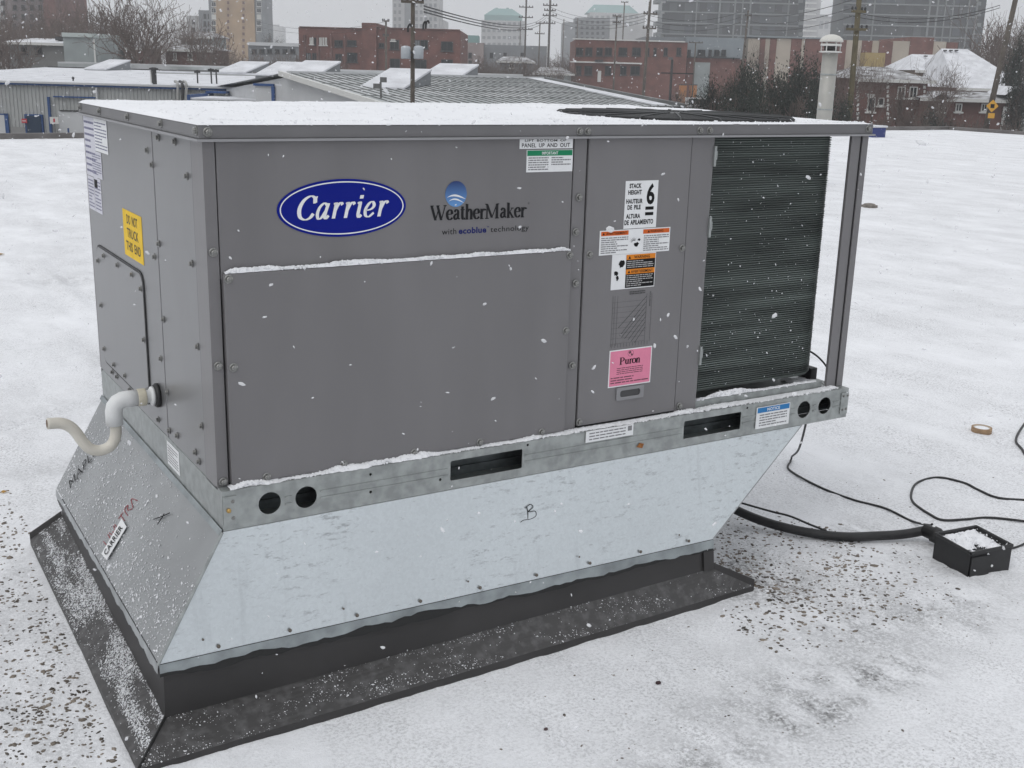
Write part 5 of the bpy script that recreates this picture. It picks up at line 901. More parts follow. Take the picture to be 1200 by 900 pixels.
# ---- ribbed metal roof building, centre
c0 = np.array([-3.6, 32.0]); d2 = np.array([0.86, 0.51]); d1 = np.array([-0.51, 0.86]); zc = CAM[2]
mb_ = thing('metal_roof_hall', 'wide hall with ribbed grey metal roof dusted with snow', 'building', uvz(1, 38, GZ))
def pl(a, b_, z): q = c0+d2*a+d1*b_; return uvz(q[0], q[1], z)
Wd, Dp, ze, zrg = 9.9, 8.0, zc-1.0, zc-0.35
sl = MB(); sl.add([pl(-0.2, -0.2, ze), pl(Wd, -0.2, ze), pl(Wd, Dp, zrg), pl(-0.2, Dp, zrg), pl(-0.2, -0.2, ze-0.08), pl(Wd, -0.2, ze-0.08), pl(Wd, Dp, zrg-0.08), pl(-0.2, Dp, zrg-0.08)], [(0, 1, 2, 3), (7, 6, 5, 4), (4, 5, 1, 0), (5, 6, 2, 1), (6, 7, 3, 2), (7, 4, 0, 3)]); sl.build('roof_slope', roof_metal, mb_)
sl = MB(); sl.add([pl(-0.2, Dp+0.01, zrg), pl(Wd, Dp+0.01, zrg), pl(Wd, 2*Dp, ze), pl(-0.2, 2*Dp, ze)], [(0, 1, 2, 3)]); sl.build('back_slope', roof_metal, mb_)
ribs = MB(); nn = np.array([0, 0, 1.0])
for k in range(33):
    a = 0.1+k*0.30; p, q = pl(a, -0.15, ze+0.004), pl(a, Dp-0.02, zrg+0.004); ribs.obox(p, q-p, HR*0.03, (0, 0, 0.022))
ribs.build('standing_seams', seam_m, mb_, kind='stuff')
lap = MB()
for k in range(1, 5):
    b_ = Dp*k/5; z_ = ze+(zrg-ze)*(b_+0.2)/(Dp+0.2); p = pl(-0.1, b_, z_+0.004); lap.obox(p, pl(Wd-0.1, b_, z_+0.004)-p, HF*0.04, (0, 0, 0.012))
lap.build('sheet_laps', seam_m, mb_, kind='stuff')
m_ = MB(); m_.obox(pl(-0.2, -0.32, ze-0.16), pl(Wd, -0.32, 0)-pl(-0.2, -0.32, 0), d1[0]*HR*0.1+d1[1]*HF*0.1, (0, 0, 0.15)); m_.build('gutter', dark_metal, mb_)
m_ = MB(); m_.obox(pl(Wd+0.01, -0.3, ze-0.06), pl(Wd, Dp, zrg)-pl(Wd, -0.3, ze), d2[0]*HR*0.14+d2[1]*HF*0.14, (0, 0, 0.14)); m_.build('verge_trim', seam_m, mb_)
m_ = MB(); m_.obox(pl(Wd-0.9, -0.1, ze+0.012), pl(Wd-0.7, Dp, zrg+0.012)-pl(Wd-0.9, -0.1, ze+0.012), (d2[0]*HR+d2[1]*HF)*0.55, (0, 0, 0.03)); m_.build('verge_snow', snowroof, mb_)
m_ = MB(); m_.obox(pl(0, 0, GZ), pl(Wd-0.2, 0, 0)-pl(0, 0, 0), pl(0, 2*Dp-0.4, 0)-pl(0, 0, 0), (0, 0, ze-0.1-GZ)); m_.build('wall', palewall, mb_)
for a in (0.0, Wd-0.2): m_ = MB(); m_.add([pl(a, 0, ze-0.1), pl(a, Dp, zrg-0.12), pl(a, 2*Dp-0.4, ze-0.1), pl(a+0.1, 0, ze-0.1), pl(a+0.1, Dp, zrg-0.12), pl(a+0.1, 2*Dp-0.4, ze-0.1)], [(0, 1, 2), (5, 4, 3), (0, 3, 4, 1), (1, 4, 5, 2)]); m_.build('gable_wall', palewall, mb_)
m_ = MB(); m_.obox(pl(-0.32, -0.3, ze-0.14), pl(-0.32, Dp, zrg-0.09)-pl(-0.32, -0.3, ze-0.14), d2[0]*HR*0.1+d2[1]*HF*0.1, (0, 0, 0.16)); m_.build('verge_trim', trim, mb_)
m_ = MB(); m_.obox(pl(0, Dp-0.1, zrg+0.004), pl(Wd, Dp-0.1, 0)-pl(0, Dp-0.1, 0), (d1[0]*HR+d1[1]*HF)*0.2, (0, 0, 0.07)); m_.build('ridge_cap', palewall, mb_)
# pale side block with blue corner left of the hall
b3 = Bld('white_block', 'white walled block with bright blue corner trim beside the ribbed roof hall', 'building', 298, 500, 40, -0.55); zt = b3.xz(310, 100)[1]
b3.box('wall', 0, b3.w*0.75, GZ, zt, palewall, 0.02, 6); b3.box('blue_fascia', -0.02, 0.9, zt-0.02, zt+0.06, bluetrim, -0.06, 0.0); b3.box('blue_corner', 0.80, 0.92, GZ, zt-0.025, bluetrim, -0.06, 0.0); b3.box('snowy_roof', 0, b3.w*0.75, zt+0.003, zt+0.05, snowroof, 0.02, 6)
# further flat roofs behind, so that no street shows between
b4 = Bld('flat_roof_shed', 'low shed with snowy flat roof behind the workshop', 'building', 180, 470, 58); zt = b4.xz(300, 88)[1]; b4.box('wall', 0, b4.w, GZ, zt, siding, 0.02, 14); b4.box('snowy_roof', 0, b4.w, zt+0.003, zt+0.07, snowroof, 0.02, 14)
for k in range(9): m_ = MB(); m_.obox(b4.P(0.2, 0.6+1.4*k, zt+0.075), b4.U*(b4.w-0.4), b4.D*0.10, (0, 0, 0.06)); m_.build('roof_rib', seam_m, b4.root)
# wedge skylights
def wedge(px0, px1, py0, py1, v, label, dep=2.2, rise=1.0):
    b = Bld('skylight', label, 'skylight', px0, px1, v, group='wedge skylights on the roofs'); z0, z1 = b.xz(px1, py1)[1]-0.05, b.xz(px1, py0)[1]; w_ = b.w
    lo, hi = z0+0.03, z1+0.12
    m_ = MB(); m_.add([b.P(0, 0, lo), b.P(w_*0.62, 0, lo), b.P(w_, dep*0.5, hi), b.P(w_*0.5, dep*0.6, hi)], [(0, 1, 2, 3)]); top = [b.P(0, 0, lo), b.P(w_*0.66, -0.0, lo), b.P(w_, dep, hi), b.P(w_*0.34, dep, hi)]
    m_ = MB(); up = np.array([0, 0, 0.06]); m_.add([q for q in top]+[q+up for q in top], [(4, 5, 6, 7), (0, 1, 5, 4), (1, 2, 6, 5), (2, 3, 7, 6), (3, 0, 4, 7)]); m_.build('sloped_top', snowroof, b.root)
    m_ = MB(); ins = [q*0.97+np.mean(top, 0)*0.03 for q in top]; dn = [np.array([q[0], q[1], z0-0.3]) for q in ins]; m_.add([q-np.array([0, 0, 0.003]) for q in ins]+dn, [(4, 5, 1, 0), (5, 6, 2, 1), (6, 7, 3, 2), (7, 4, 0, 3)]); m_.build('side_wall', dark_conc, b.root)
for i, a in enumerate(((98, 136, 74, 82, 60), (252, 303, 76.5, 86, 58), (298, 343, 77, 89, 55), (323, 387, 77, 92, 44), (421, 497, 88, 105, 36), (486, 556, 81, 95, 42))):
    wedge(*a, ['snow covered wedge skylight on the workshop ridge', 'snow covered wedge skylight next to the antenna masts', 'snow covered wedge skylight between two others on the shed', 'large wedge skylight with dark side at the shed end', 'wedge skylight low on the ribbed roof beside the floodlight', 'wedge skylight at the ridge of the ribbed roof right of the wooden pole'][i])
fl = thing('floodlight', 'twin floodlight on a thin post in front of the ribbed roof', 'floodlight', at(446, 121, 33)-np.array([0, 0, 0.3])); p0, p1 = at(447, 121, 33), at(446, 96, 33)
m_ = MB(); m_.tube([p0-np.array([0, 0, 0.3]), p1], 0.03, 6); m_.build('post', metal_pole, fl)
for px, py in ((449.5, 93.5), (441.5, 101)): q = at(px, py, 33); m_ = MB(); m_.obox(q-HR*0.10+np.array([0, 0, -0.07]), HR*0.18, HF*0.1, (0, 0, 0.14)); m_.build('lamp_head', metal_pole, fl)

# ---- poles and wires
def pole(px, py_top, v, wd, label, mat=wood_pole, arms=(), name='utility_pole', lean=0.0):
    b0 = at(px, 100, v); base = np.array([b0[0], b0[1], GZ]); top = at(px+lean, py_top, v); top[0], top[1] = (base+HR*lean*v/FPX)[:2]
    t_ = thing(name, label, 'utility pole', base); m_ = MB(); m_.tube([base, base*0.5+top*0.5, top], [wd/2, wd*0.45, wd*0.38], 10); m_.build('mast', mat, t_, True)
    for py, half, tilt in arms:
        q = at(px+lean*0.5, py, v); q = np.array([top[0], top[1], q[2]]); h_ = half*v/FPX; k_ = min(1, wd/0.25); m_ = MB(); dv = HR*math.cos(tilt)+HF*math.sin(tilt)*0.6; m_.obox(q-dv*h_-HF*(wd*0.5+0.12*k_), dv*2*h_, HF*0.12*k_, (0, 0, 0.13*k_)); m_.build('crossarm', mat, t_)
        for k in (-0.9, -0.45, 0.45, 0.9): r0 = q+dv*h_*k-HF*(wd*0.5+0.06*k_)+np.array([0, 0, 0.131*k_]); m_ = MB(); m_.lathe(r0, (0, 0, 1), [(0.05*k_, 0), (0.07*k_, 0.08*k_), (0.04*k_, 0.16*k_)], 6); m_.build('insulator', dark_metal, t_)
    return t_, base, top
t_, base, top = pole(483.5, -30, 31.5, 0.135, 'weathered wooden pole carrying two pale transformer cans', arms=((4, 14, 0.5), (-14, 14, 0.5)))
for px in (475.5, 490.5):
    q = at(px, 69, 31.3); m_ = MB(); m_.lathe((q[0], q[1], q[2]), (0, 0, 1), [(0.12, 0), (0.13, 0.02), (0.13, 0.28), (0.11, 0.315), (0.04, 0.335)], 16); m_.build('transformer_can', M('can_grey', (0.42, 0.45, 0.48), 0.5), t_, True); m_ = MB(); m_.obox(q+np.array([0, 0, 0.14]), HR*(483.5-px)*31/FPX, HF*0.05, (0, 0, 0.05)); m_.build('can_bracket', dark_metal, t_)
for px, py in ((478, 32), (496, 29), (499, 28)):
    q = at(px, py, 31.3); m_ = MB(); m_.tube(smooth_path([q+np.array([0, 0, -0.12]), q+HR*0.01+np.array([0, 0, 0.02]), q+HR*0.06+np.array([0, 0, 0.08]), q+HR*0.09+np.array([0, 0, 0.01])], 4), 0.026, 6); m_.build('fuse_cutout', rubber, t_)
pole(452.5, 25, 118, 0.24, 'slim wooden pole before the red brick office', arms=((25.5, 4, 0.3), (43, 5, 0.9)))
steel_pole = M('pole_dark', (0.13, 0.12, 0.115), 0.8)
pole(614, -40, 170, 0.30, 'tall pole with stacked crossarms left of its twin', steel_pole, arms=((9, 8, 0.0), (21, 8, 0), (35, 8, 0), (-4, 8, 0)))
pole(641.5, -40, 150, 0.32, 'tall pole with stacked crossarms right of its twin', steel_pole, arms=((7, 8, 0.0), (19, 8, 0), (13, 8, 0.6), (28, 8, 0.6)))
pole(630.5, 25, 190, 0.24, 'short pole standing between the twin tall poles', wood_pole, arms=((28, 5, 0.3), (40, 6, 0.4)))
pole(608, 24, 260, 0.24, 'far slim pole beside the mansard roofed building', wood_pole, arms=((35, 4, 0),))
pole(658, 22, 250, 0.26, 'far plain pole at the grey block corner', wood_pole); pole(674, 21, 250, 0.26, 'far plain pole in front of the grey block', wood_pole)
pole(719, 19, 145, 0.24, 'grey wooden pole before the two storey brick office', wood_pole, arms=((19.5, 5, 0.2), (27, 5, 0.4)))
pole(727, 2, 230, 0.28, 'far straight pole behind the two storey brick office', wood_pole, arms=((3, 4, 0),))
pole(754, -40, 112, 0.30, 'thick brown pole in front of the brick office end', wood_pole, arms=((17, 9, 0.5), (34, 9, 0.5)), lean=3)
pole(866, 12, 120, 0.24, 'slightly leaning grey pole before the grey cladding', wood_pole, arms=((19, 4, 0.3),), lean=4)
t_, _, _ = pole(786, 70, 60, 0.16, 'short dark pole with one long arm at the ribbed roof corner', dark_metal, name='short_pole'); q = at(786, 86.5, 60); m_ = MB(); m_.obox(q-HR*0.5, HR*1.65, HF*0.05, (0, 0, 0.06)); m_.build('crossarm', dark_metal, t_); q = at(786, 70, 60); m_ = MB(); m_.obox(q-HR*0.1, HR*0.22, HF*0.14, (0, 0, 0.12)); m_.build('lamp_head', metal_pole, t_)
pole(812, 50, 135, 0.18, 'thin pole before the grey green door', wood_pole, arms=((50.5, 8, 0.1),)); pole(1000, -40, 62, 0.34, 'thick mossy brown pole behind the vent pipe', M('mossy_pole', (0.12, 0.10, 0.055), 0.9, var=0.2, scale=2), arms=((36, 13, 0.3), (15, 12, 0.7)), lean=-4)
t_, _, _ = pole(1157, -40, 62, 0.32, 'leaning grey pole with an amber diamond sign before the snowy houses', wood_pole, lean=22); q = at(1160, 124, 61.5)
sg = thing('road_sign', 'amber diamond warning sign on the leaning grey pole', 'sign', q-np.array([0, 0, 0.6])); m_ = MB(); m_.plate([(0, -0.32), (0.32, 0), (0, 0.32), (-0.32, 0)], [], q-HF*0.32, HR, (0, 0, 1), -HF*0.02); m_.build('sign_face', sign_y, sg); m_ = MB(); m_.obox(q-HF*0.345+np.array([0, 0, -0.62])-HR*0.17, HR*0.34, -HF*0.02, (0, 0, 0.26)); m_.build('sign_tab', sign_y, sg); m_ = MB(); m_.obox(q-HF*0.345+np.array([0, 0, -0.10])-HR*0.1, HR*0.2, -HF*0.006, (0, 0, 0.2)); m_.build('sign_symbol', black, sg)
def wire(a, b_, sag, label, r_=0.016, grp='overhead wires'):
    a, b_ = np.array(a), np.array(b_); m_ = MB(); m_.tube([a+(b_-a)*k/24-np.array([0, 0, sag*4*(k/24)*(1-k/24)]) for k in range(25)], r_, 5, False); m_.build('overhead_wire', rubber, None, label=label, cat='wire', group=grp)
for dy in (0, 3.5, 7): wire(at(497, 7+dy, 31.4), at(640, 18+dy*0.8, 150), 0.8, 'overhead wire from the transformer pole to the twin poles', 0.02)
for dy in (-2, 3, 8, 13): wire(at(641, 8+dy, 150), at(757, 16+dy*0.7, 112), 1.0, 'overhead wire from the twin poles to the thick brown pole', 0.02)
for dy in (0, 6, 12): wire(at(757, 17+dy, 112), at(868, 14+dy, 120), 0.7, 'overhead wire from the thick brown pole past the dark tower', 0.022)
for dy in (0, 8, 16): wire(at(868, 14+dy, 120), at(998, 14+dy*1.2-14, 62), 0.6, 'overhead wire rising to the mossy pole', 0.02)
for dy in (0, 4): wire(at(305, 26+dy*1.5, 150), at(452, 25.5+dy, 118), 0.8, 'overhead wire passing above the red brick office', 0.015)
for dy in (0, 5): wire(at(1000, 14+dy, 62), at(1172, 6+dy*0.6, 62), 0.5, 'overhead wire from the mossy pole to the leaning grey pole', 0.016)

# ---- mid-distance brick offices
o1 = Bld('brick_office', 'two storey red brick office with flat parapet behind the skylights', 'building', 351, 541, 130)
o1.pbox('left_wing', 351, 425, 33, 90, brick, 0, 18, ground=True); o1.pbox('stair_tower', 425.2, 442, 27, 90, brick, -0.6, 17, ground=True); o1.pbox('right_wing', 442.2, 539, 34.5, 90, brick, 0, 18, ground=True); o1.pbox('parapet_coping', 351, 425, 31.8, 32.9, brick2, -0.15, 0.4); o1.pbox('parapet_coping', 442.2, 539, 33.2, 34.4, brick2, -0.15, 0.4)
for x0, x1, y0, y1, pm in ((363, 367, 44, 52, blind), (368, 371, 44, 53, None), (374, 377, 44.5, 53, blind), (378, 380, 44.5, 53, blind), (381, 383, 44.5, 53, blind), (392, 402, 47, 55, None), (407, 418, 47, 54, None), (359, 365, 62, 70, dark_conc), (366, 371, 62, 70, None), (393, 401, 63, 71, None), (407, 419, 62, 73, None), (444, 450, 50, 56, None), (457, 468, 46, 58, None), (486, 492, 47, 57, dark_conc), (493, 501, 47, 57, None), (517, 531, 48, 60, None), (457, 469, 69, 80, None), (486, 500, 69, 82, None), (517, 531, 70, 81, None)): o1.win(x0, x1, y0, y1, pm, trim if pm is blind else None)
for px in (358, 373, 388.5, 404.5): o1.pbox('brick_pier', px-1.2, px+1.2, 41, 88, brick2, -0.25, -0.01, ground=True)
o1.win(458, 463, 46, 48, M('lit_pane', (0.8, 0.75, 0.6), 0.5), trim, 1)
o2 = Bld('brick_office', 'two storey brick office with pale ledge behind the tall poles', 'building', 672, 803, 150)
o2.pbox('wall', 672, 802, 48, 110, brick, 0, 16, ground=True); o2.pbox('ledge', 668, 752, 72.6, 74.2, trim, -0.5, -0.01); o2.pbox('parapet_coping', 671, 803, 46.6, 47.9, trim, -0.2, 0.3); o2.pbox('canopy', 697, 706, 70, 72.5, dark_metal, -1.0, -0.01); o2.pbox('door', 700, 704, 83, 96, trim, -0.1, -0.01)
for x0, x1 in ((675, 683), (686, 694), (699, 706), (709, 717), (725, 735), (741, 751), (757.5, 760.5), (766, 769.5), (778, 782), (793, 798)): o2.win(x0, x1, 55.5, 65.5)
for x0, x1 in ((675, 681), (685, 694), (709, 716), (727, 734), (739, 750)): o2.win(x0, x1, 77.5, 88)
o3 = Bld('clad_extension', 'brick building with blue grey metal upper storey beside striped hall', 'building', 800, 873, 152)
o3.pbox('brick_base', 803.2, 872, 68, 110, brick, 0.3, 15, ground=True); o3.pbox('metal_storey', 757, 872, 44, 49.5, grey_clad, 1.2, 15); o3.pbox('metal_storey', 803.2, 872, 44, 67, grey_clad, 0.1, 15); o3.pbox('dark_soffit', 803.2, 872, 67.1, 68.4, dark_metal, -0.1, 0.25); o3.pbox('grey_door', 811, 830, 73, 110, stucco, 0.15, 0.29, ground=True)
for x0, x1 in ((806, 809), (817.5, 826.5), (830.5, 834), (837, 843), (845.5, 850.5)): o3.win(x0, x1, 58, 66)
o4 = Bld('striped_hall', 'long hall with alternating brick and beige wall panels', 'building', 872, 1116, 158)
for x0, x1, mt, yt in ((872, 886, beige, 45), (886, 892, brick, 45), (892, 897.5, beige, 45), (897.5, 905, brick, 45), (905, 922, beige, 45), (922, 934, brick, 45), (934, 938, beige, 45), (938, 986, brick, 46), (986, 1004, beige, 47), (1004, 1016, brick, 47.5), (1016, 1024, beige, 47.5), (1024, 1040, brick, 48), (1040, 1059.5, beige, 48), (1059.5, 1087, brick, 43.5), (1087, 1102, beige, 48.5), (1102, 1115.5, brick, 49.5)):
    o4.pbox('wall_panel', x0+0.1, x1-0.1, yt, 110, mt, -0.1 if mt is brick else 0.0, 14, ground=True)
o4.pbox('roof_coping', 872, 985, 43.2, 44.9, grey_clad, -0.3, 5); o4.pbox('sand_bay', 1003, 1026, 62, 110, M('sand_wall', (0.33, 0.24, 0.09), 0.8), -2.5, -0.2, ground=True)
# ---- towers
t1 = Bld('tan_tower', 'tall tan brick apartment tower with narrow windows', 'building', 248, 308, 300)
t1.pbox('tan_wall', 254, 300.5, -140, 90, tan_brick, 0, 16, ground=True); t1.pbox('balcony_strip', 247.5, 253.8, -140, 90, dark_conc, 0.4, 14, ground=True); t1.pbox('balcony_strip', 300.7, 308, -140, 90, dark_conc, 0.4, 14, ground=True)
for k in range(10):
    y = -6+7.3*k
    for px in (267.5, 285.5): t1.win(px-1.8, px+1.8, y, y+4.0, brick2, tan_brick, 1)
    if k < 6:
        for px in (250.5, 303.5): t1.win(px-2.6, px+2.8, y+1, y+6.5, glass if k % 3 else blind, trim, 2)
t2 = Bld('grey_apartments', 'stepped grey apartment block beside the tan tower', 'building', 222, 248, 310); t2.pbox('high_part', 236, 248, 12, 90, dark_conc, 0, 14, ground=True); t2.pbox('low_part', 222, 235.9, 18.5, 90, concrete, 0, 14, ground=True)
for k in range(4):
    t2.win(238.5, 242, 16+9*k, 22+9*k); t2.win(243.5, 247, 16+9*k, 22+9*k); t2.win(225, 229, 23+9*k, 28+9*k)
t3 = Bld('stepped_tower', 'pale grey high rise with dark stripe and stepped right side', 'building', 460, 522, 430); t3.pbox('main_shaft', 460, 474, -140, 90, concrete, 0, 20, ground=True); t3.pbox('dark_stripe', 474.1, 485, -140, 90, dark_conc, -0.4, 20, ground=True); t3.pbox('east_shaft', 485.1, 514, -140, 90, concrete, 0, 20, ground=True); t3.pbox('step', 514.1, 517, 22, 90, concrete, 0.5, 20, ground=True); t3.pbox('low_step', 517.1, 521, 24, 90, concrete, 1, 20, ground=True)
for k in range(5):
    for px in (463, 468.5, 488, 493.5, 499, 504.5, 510): t3.win(px-1.7, px+1.7, -4+8*k, 0.8+8*k, dark_conc, concrete, 1)
def mansard(b, px0, px1, py_e, qx0, qx1, py_t, d0, d1, mat):
    x0, z0 = b.xz(px0, py_e); x1, _ = b.xz(px1, py_e); u0, z1 = b.xz(qx0, py_t); u1, _ = b.xz(qx1, py_t); dm = (d1-d0)*0.25
    m_ = MB(); m_.add([b.P(x0, d0, z0), b.P(x1, d0, z0), b.P(x1, d1, z0), b.P(x0, d1, z0), b.P(u0, d0+dm, z1), b.P(u1, d0+dm, z1), b.P(u1, d1-dm, z1), b.P(u0, d1-dm, z1)], [(4, 5, 6, 7), (0, 1, 5, 4), (1, 2, 6, 5), (2, 3, 7, 6), (3, 0, 4, 7)]); return m_.build('mansard_roof', mat, b.root)
t4 = Bld('mansard_block', 'pale office block with green barrel roof beyond the transformer pole', 'building', 563, 613, 520); t4.pbox('wall', 563, 613, 24, 90, concrete, 0, 22, ground=True); t4.pbox('upper_wall', 567.5, 612, 17.5, 23.9, green_roof, 1.5, 20); mansard(t4, 567, 612.5, 17.4, 579, 600, 9, 1.5, 20, green_roof); t4.pbox('roof_lantern', 580, 583, 8, 9.5, green_roof, 8, 12); t4.pbox('roof_lantern', 593, 596, 8, 9.5, green_roof, 8, 12)
for k in range(4):
    for j in range(8): t4.win(565+6*j, 569+6*j, 26+8*k, 30+8*k, dark_conc, concrete, 1)
t5 = Bld('mansard_block', 'large pale office with wide green mansard roof behind the grey block', 'building', 688, 752, 620); t5.pbox('wall', 688, 752, 15, 90, concrete, 0, 24, ground=True); mansard(t5, 687, 750, 14.9, 697, 739, 4.5, 1, 22, green_roof)
for k in range(4):
    for j in range(9): t5.win(691+6.6*j, 695+6.6*j, 18+7*k, 22+7*k, dark_conc, concrete, 1)
t6 = Bld('grey_block', 'plain grey blocks stepping up in front of the mansard office', 'building', 658, 762, 430); t6.pbox('low_wing', 658, 671.8, 26, 90, dark_conc, 0, 20, ground=True); t6.pbox('high_wing', 672, 712, 20.5, 90, dark_conc, 2, 20, ground=True); t6.pbox('east_wing', 712.2, 762, 29, 90, concrete, 1, 20, ground=True)
for k in range(4):
    for j in range(6): t6.win(674+6.2*j, 677.5+6.2*j, 24+6.5*k, 28+6.5*k, None, dark_conc, 1)
def glass_tower(name, label, px0, px1, v, floors, y0, dy, cols, lit, curve=False, balL=True, balR=True):
    b = Bld(name, label, 'building', px0, px1, v); ytop = y0-dy*floors; b.pbox('core', px0+2, px1-2, ytop, 95, glass_t, 0.6, 18, ground=True); cw = (px1-px0-6)/cols
    sl_ = {}
    for k in range(floors+1):
        y = y0-dy*k; ex = 4 if balL else 0; o = b.pbox('floor_slab', px0+2, px1-2, y-1.3, y+0.3, slab_m, -0.1, 0.58)
        if balL: b.pbox('balcony', px0-4, px0+1.9, y-4.2, y+0.3, slab_m, 0.5, 8)
        if balR: b.pbox('balcony', px1-1.9, px1+3.5, y-4.2, y+0.3, slab_m, 0.5, 8)
    pms = {}
    for k in range(floors):
        for j in range(cols):
            xa = px0+3+cw*j; y = y0-dy*k
            x0, z1 = b.xz(xa+0.5, y-dy+0.6); x1, z0 = b.xz(xa+cw-0.5, y-1.6); w_, h_ = round(x1-x0, 1), round(z1-z0, 1); mt = random.choice((glass, glass_t, glass_t, M('tower_glass_blue', (0.035, 0.047, 0.058), 0.3, spec=0.25), M('tower_spandrel', (0.06, 0.07, 0.075), 0.5, spec=0.25)))
            key = (w_, h_, mt.name)
            if key not in pms:
                p = MB(); p.box((0, -0.05, 0), (w_, 0.0, h_)); me = bpy.data.meshes.new('pane'); me.from_pydata(p.v, [], p.f); me.materials.append(mt); pms[key] = me
            inst('pane', pms[key], b.root, b.P(x0, 0.55, z0), (0, 0, rotz(0)))
    for j in range(cols+1):
        if lit[j % len(lit)]: xa = px0+3+cw*j; b.pbox('column', xa-0.9*lit[j % len(lit)], xa+0.9*lit[j % len(lit)], ytop, 90, slab_m, 0.0, 0.5, ground=True)
    return b
glass_tower('glass_tower', 'dark glass apartment tower with balcony slabs left of the mossy pole', 773, 938, 330, 8, 42, 13, 18, [0, 0, 0, 0, 0.7, 0, 0, 1, 0, 1, 0.7, 1, 0, 0, 0, 0, 0.7, 0])
glass_tower('glass_tower', 'dark glass apartment tower with curved pale columns above the snowy houses', 986, 1147, 310, 8, 56, 12.5, 17, [0, 0, 0, 0.7, 0, 0, 0, 0, 0, 0, 1.2, 1, 0.6, 0.6, 0, 0.8, 1], balL=False)
t9 = Bld('far_tower', 'pale hazy balcony tower far behind the vent pipe', 'building', 938, 956, 600); t9.pbox('wall', 939, 954, -120, 90, concrete, 0, 15, ground=True)
for k in range(9): t9.pbox('balcony', 937, 956, 42-6.5*k, 43.5-6.5*k, trim, -1.5, 3)
t10 = Bld('far_office', 'low pale hazy office block between the two glass towers', 'building', 951, 1000, 700); t10.pbox('wall', 951, 1000, 20, 90, concrete, 0, 20, ground=True); t10.pbox('roof_band', 950, 1001, 17.5, 19.9, dark_conc, -1, 20)
for j in range(7): t10.win(954+6.3*j, 958+6.3*j, 24, 34, dark_conc, concrete, 1)
t11 = Bld('low_office', 'long low pale flat roofed building left of the red brick office', 'building', 292, 350, 165); t11.pbox('wall', 292, 350, 54, 95, dark_conc, 0, 12, ground=True); t11.pbox('roof_band', 291, 351, 50, 53.9, palewall, -0.4, 12)
for j in range(6): t11.win(295+9*j, 301+9*j, 58, 63)
t12 = Bld('far_block', 'hazy flat block beyond the conifers', 'building', 313, 332, 800); t12.pbox('wall', 313, 331, 31, 90, concrete, 0, 15, ground=True); t12.pbox('roof_house', 318, 324, 28.5, 30.9, concrete, 3, 10)
t13 = Bld('brown_tower', 'brown brick apartment tower behind bare trees at the far left', 'building', -60, 71, 190); t13.pbox('brick_wall', 10, 56, -100, 80, M('brown_grey', (0.20, 0.17, 0.17), 0.9, var=0.1, scale=0.3), 0.3, 14, ground=True); t13.pbox('red_corner', 56.2, 70, -100, 80, brick2, 0, 14, ground=True); t13.pbox('beige_end', -60, 9.8, -100, 80, concrete, 0, 14, ground=True)
for k in range(5):
    for px in (15, 25, 35, 45): t13.win(px, px+5, -5+11*k, 1+11*k)
    t13.win(1, 6, 1+11*k, 6+11*k)
t14 = Bld('pale_office', 'grey red stone block right of the red brick office', 'building', 541, 640, 210); t14.pbox('wall', 541, 566, 50, 95, M('pink_stone', (0.27, 0.22, 0.21), 0.9, var=0.1, scale=0.3), 0, 10, ground=True); t14.pbox('wall', 566.2, 640, 53, 95, dark_conc, 1, 10, ground=True); t14.pbox('green_upper', 543, 560, 41, 49.9, green_roof, 2, 9)
for px, y in ((549, 62), (549, 71), (574, 62), (590, 62), (610, 62)): t14.win(px, px+4, y, y+6)
# ---- houses
def house(name, label, px0, px1, v, y_e, y_r, q0, q1, dep, wall, roof, rot=0.0):
    b = Bld(name, label, 'house', px0, px1, v, rot); z_e = b.xz((px0+px1)/2, y_e)[1]; z_r = b.xz((px0+px1)/2, y_r)[1]; b.box('wall', 0, b.w, GZ, z_e, wall, 0, dep); ov = 0.4; u0, u1 = b.xz(q0, y_r)[0], b.xz(q1, y_r)[0]
    m_ = MB(); c = [b.P(-ov, -ov, z_e+0.003), b.P(b.w+ov, -ov, z_e+0.003), b.P(b.w+ov, dep+ov, z_e+0.003), b.P(-ov, dep+ov, z_e+0.003), b.P(u0, dep/2, z_r), b.P(u1, dep/2, z_r)]; m_.add(c, [(0, 1, 5, 4), (1, 2, 5), (2, 3, 4, 5), (3, 0, 4), (3, 2, 1, 0)]); m_.build('roof', roof, b.root); b.box('eave_board', -ov, b.w+ov, z_e-0.2, z_e, trim, -ov, -ov+0.08); b.ze = z_e; return b
h1 = house('brick_house', 'red brick house with white corner quoins and hipped roof', 1004, 1086, 75, 93, 78, 1022, 1062, 8, brick2, shingle)
for px in (1004.8, 1040, 1083):
    for k in range(9): h1.pbox('quoin', px-(1.6 if k % 2 else 1.0), px+(1.6 if k % 2 else 1.0), 95+5.2*k, 98.6+5.2*k, trim, -0.06, -0.005)
h1.win(1017, 1024, 114, 131, None, trim, 1); h1.pbox('window_arch', 1016, 1025, 110, 113.5, trim, -0.12, -0.01); h1.win(1029, 1035, 114, 124, None, trim, 1); h1.win(1052, 1060, 102, 115, None, trim, 2); h1.win(1066, 1074, 102, 115, None, trim, 2)
h2 = house('grey_house', 'wide tan brick house under a large snow covered hip roof', 1077, 1132, 96, 83, 63, 1090, 1128, 9, M('brown_brick', (0.17, 0.13, 0.10), 0.9, var=0.15, scale=0.6), snowroof)
for px in (1091.5, 1096.5, 1105, 1110): h2.win(px, px+4, 90, 99, None, trim, 1)
h2.pbox('roof_vent', 1099, 1102, 64.5, 66, dark_metal, 3.0, 3.4)
h3 = house('big_house', 'largest house with tall snowy roof and brick chimney behind the amber sign', 1128, 1202, 88, 104, 56, 1137, 1170, 12, brick2, snowroof)
h3.pbox('chimney', 1184, 1190, 86, 112, brick, -0.5, 0.4)
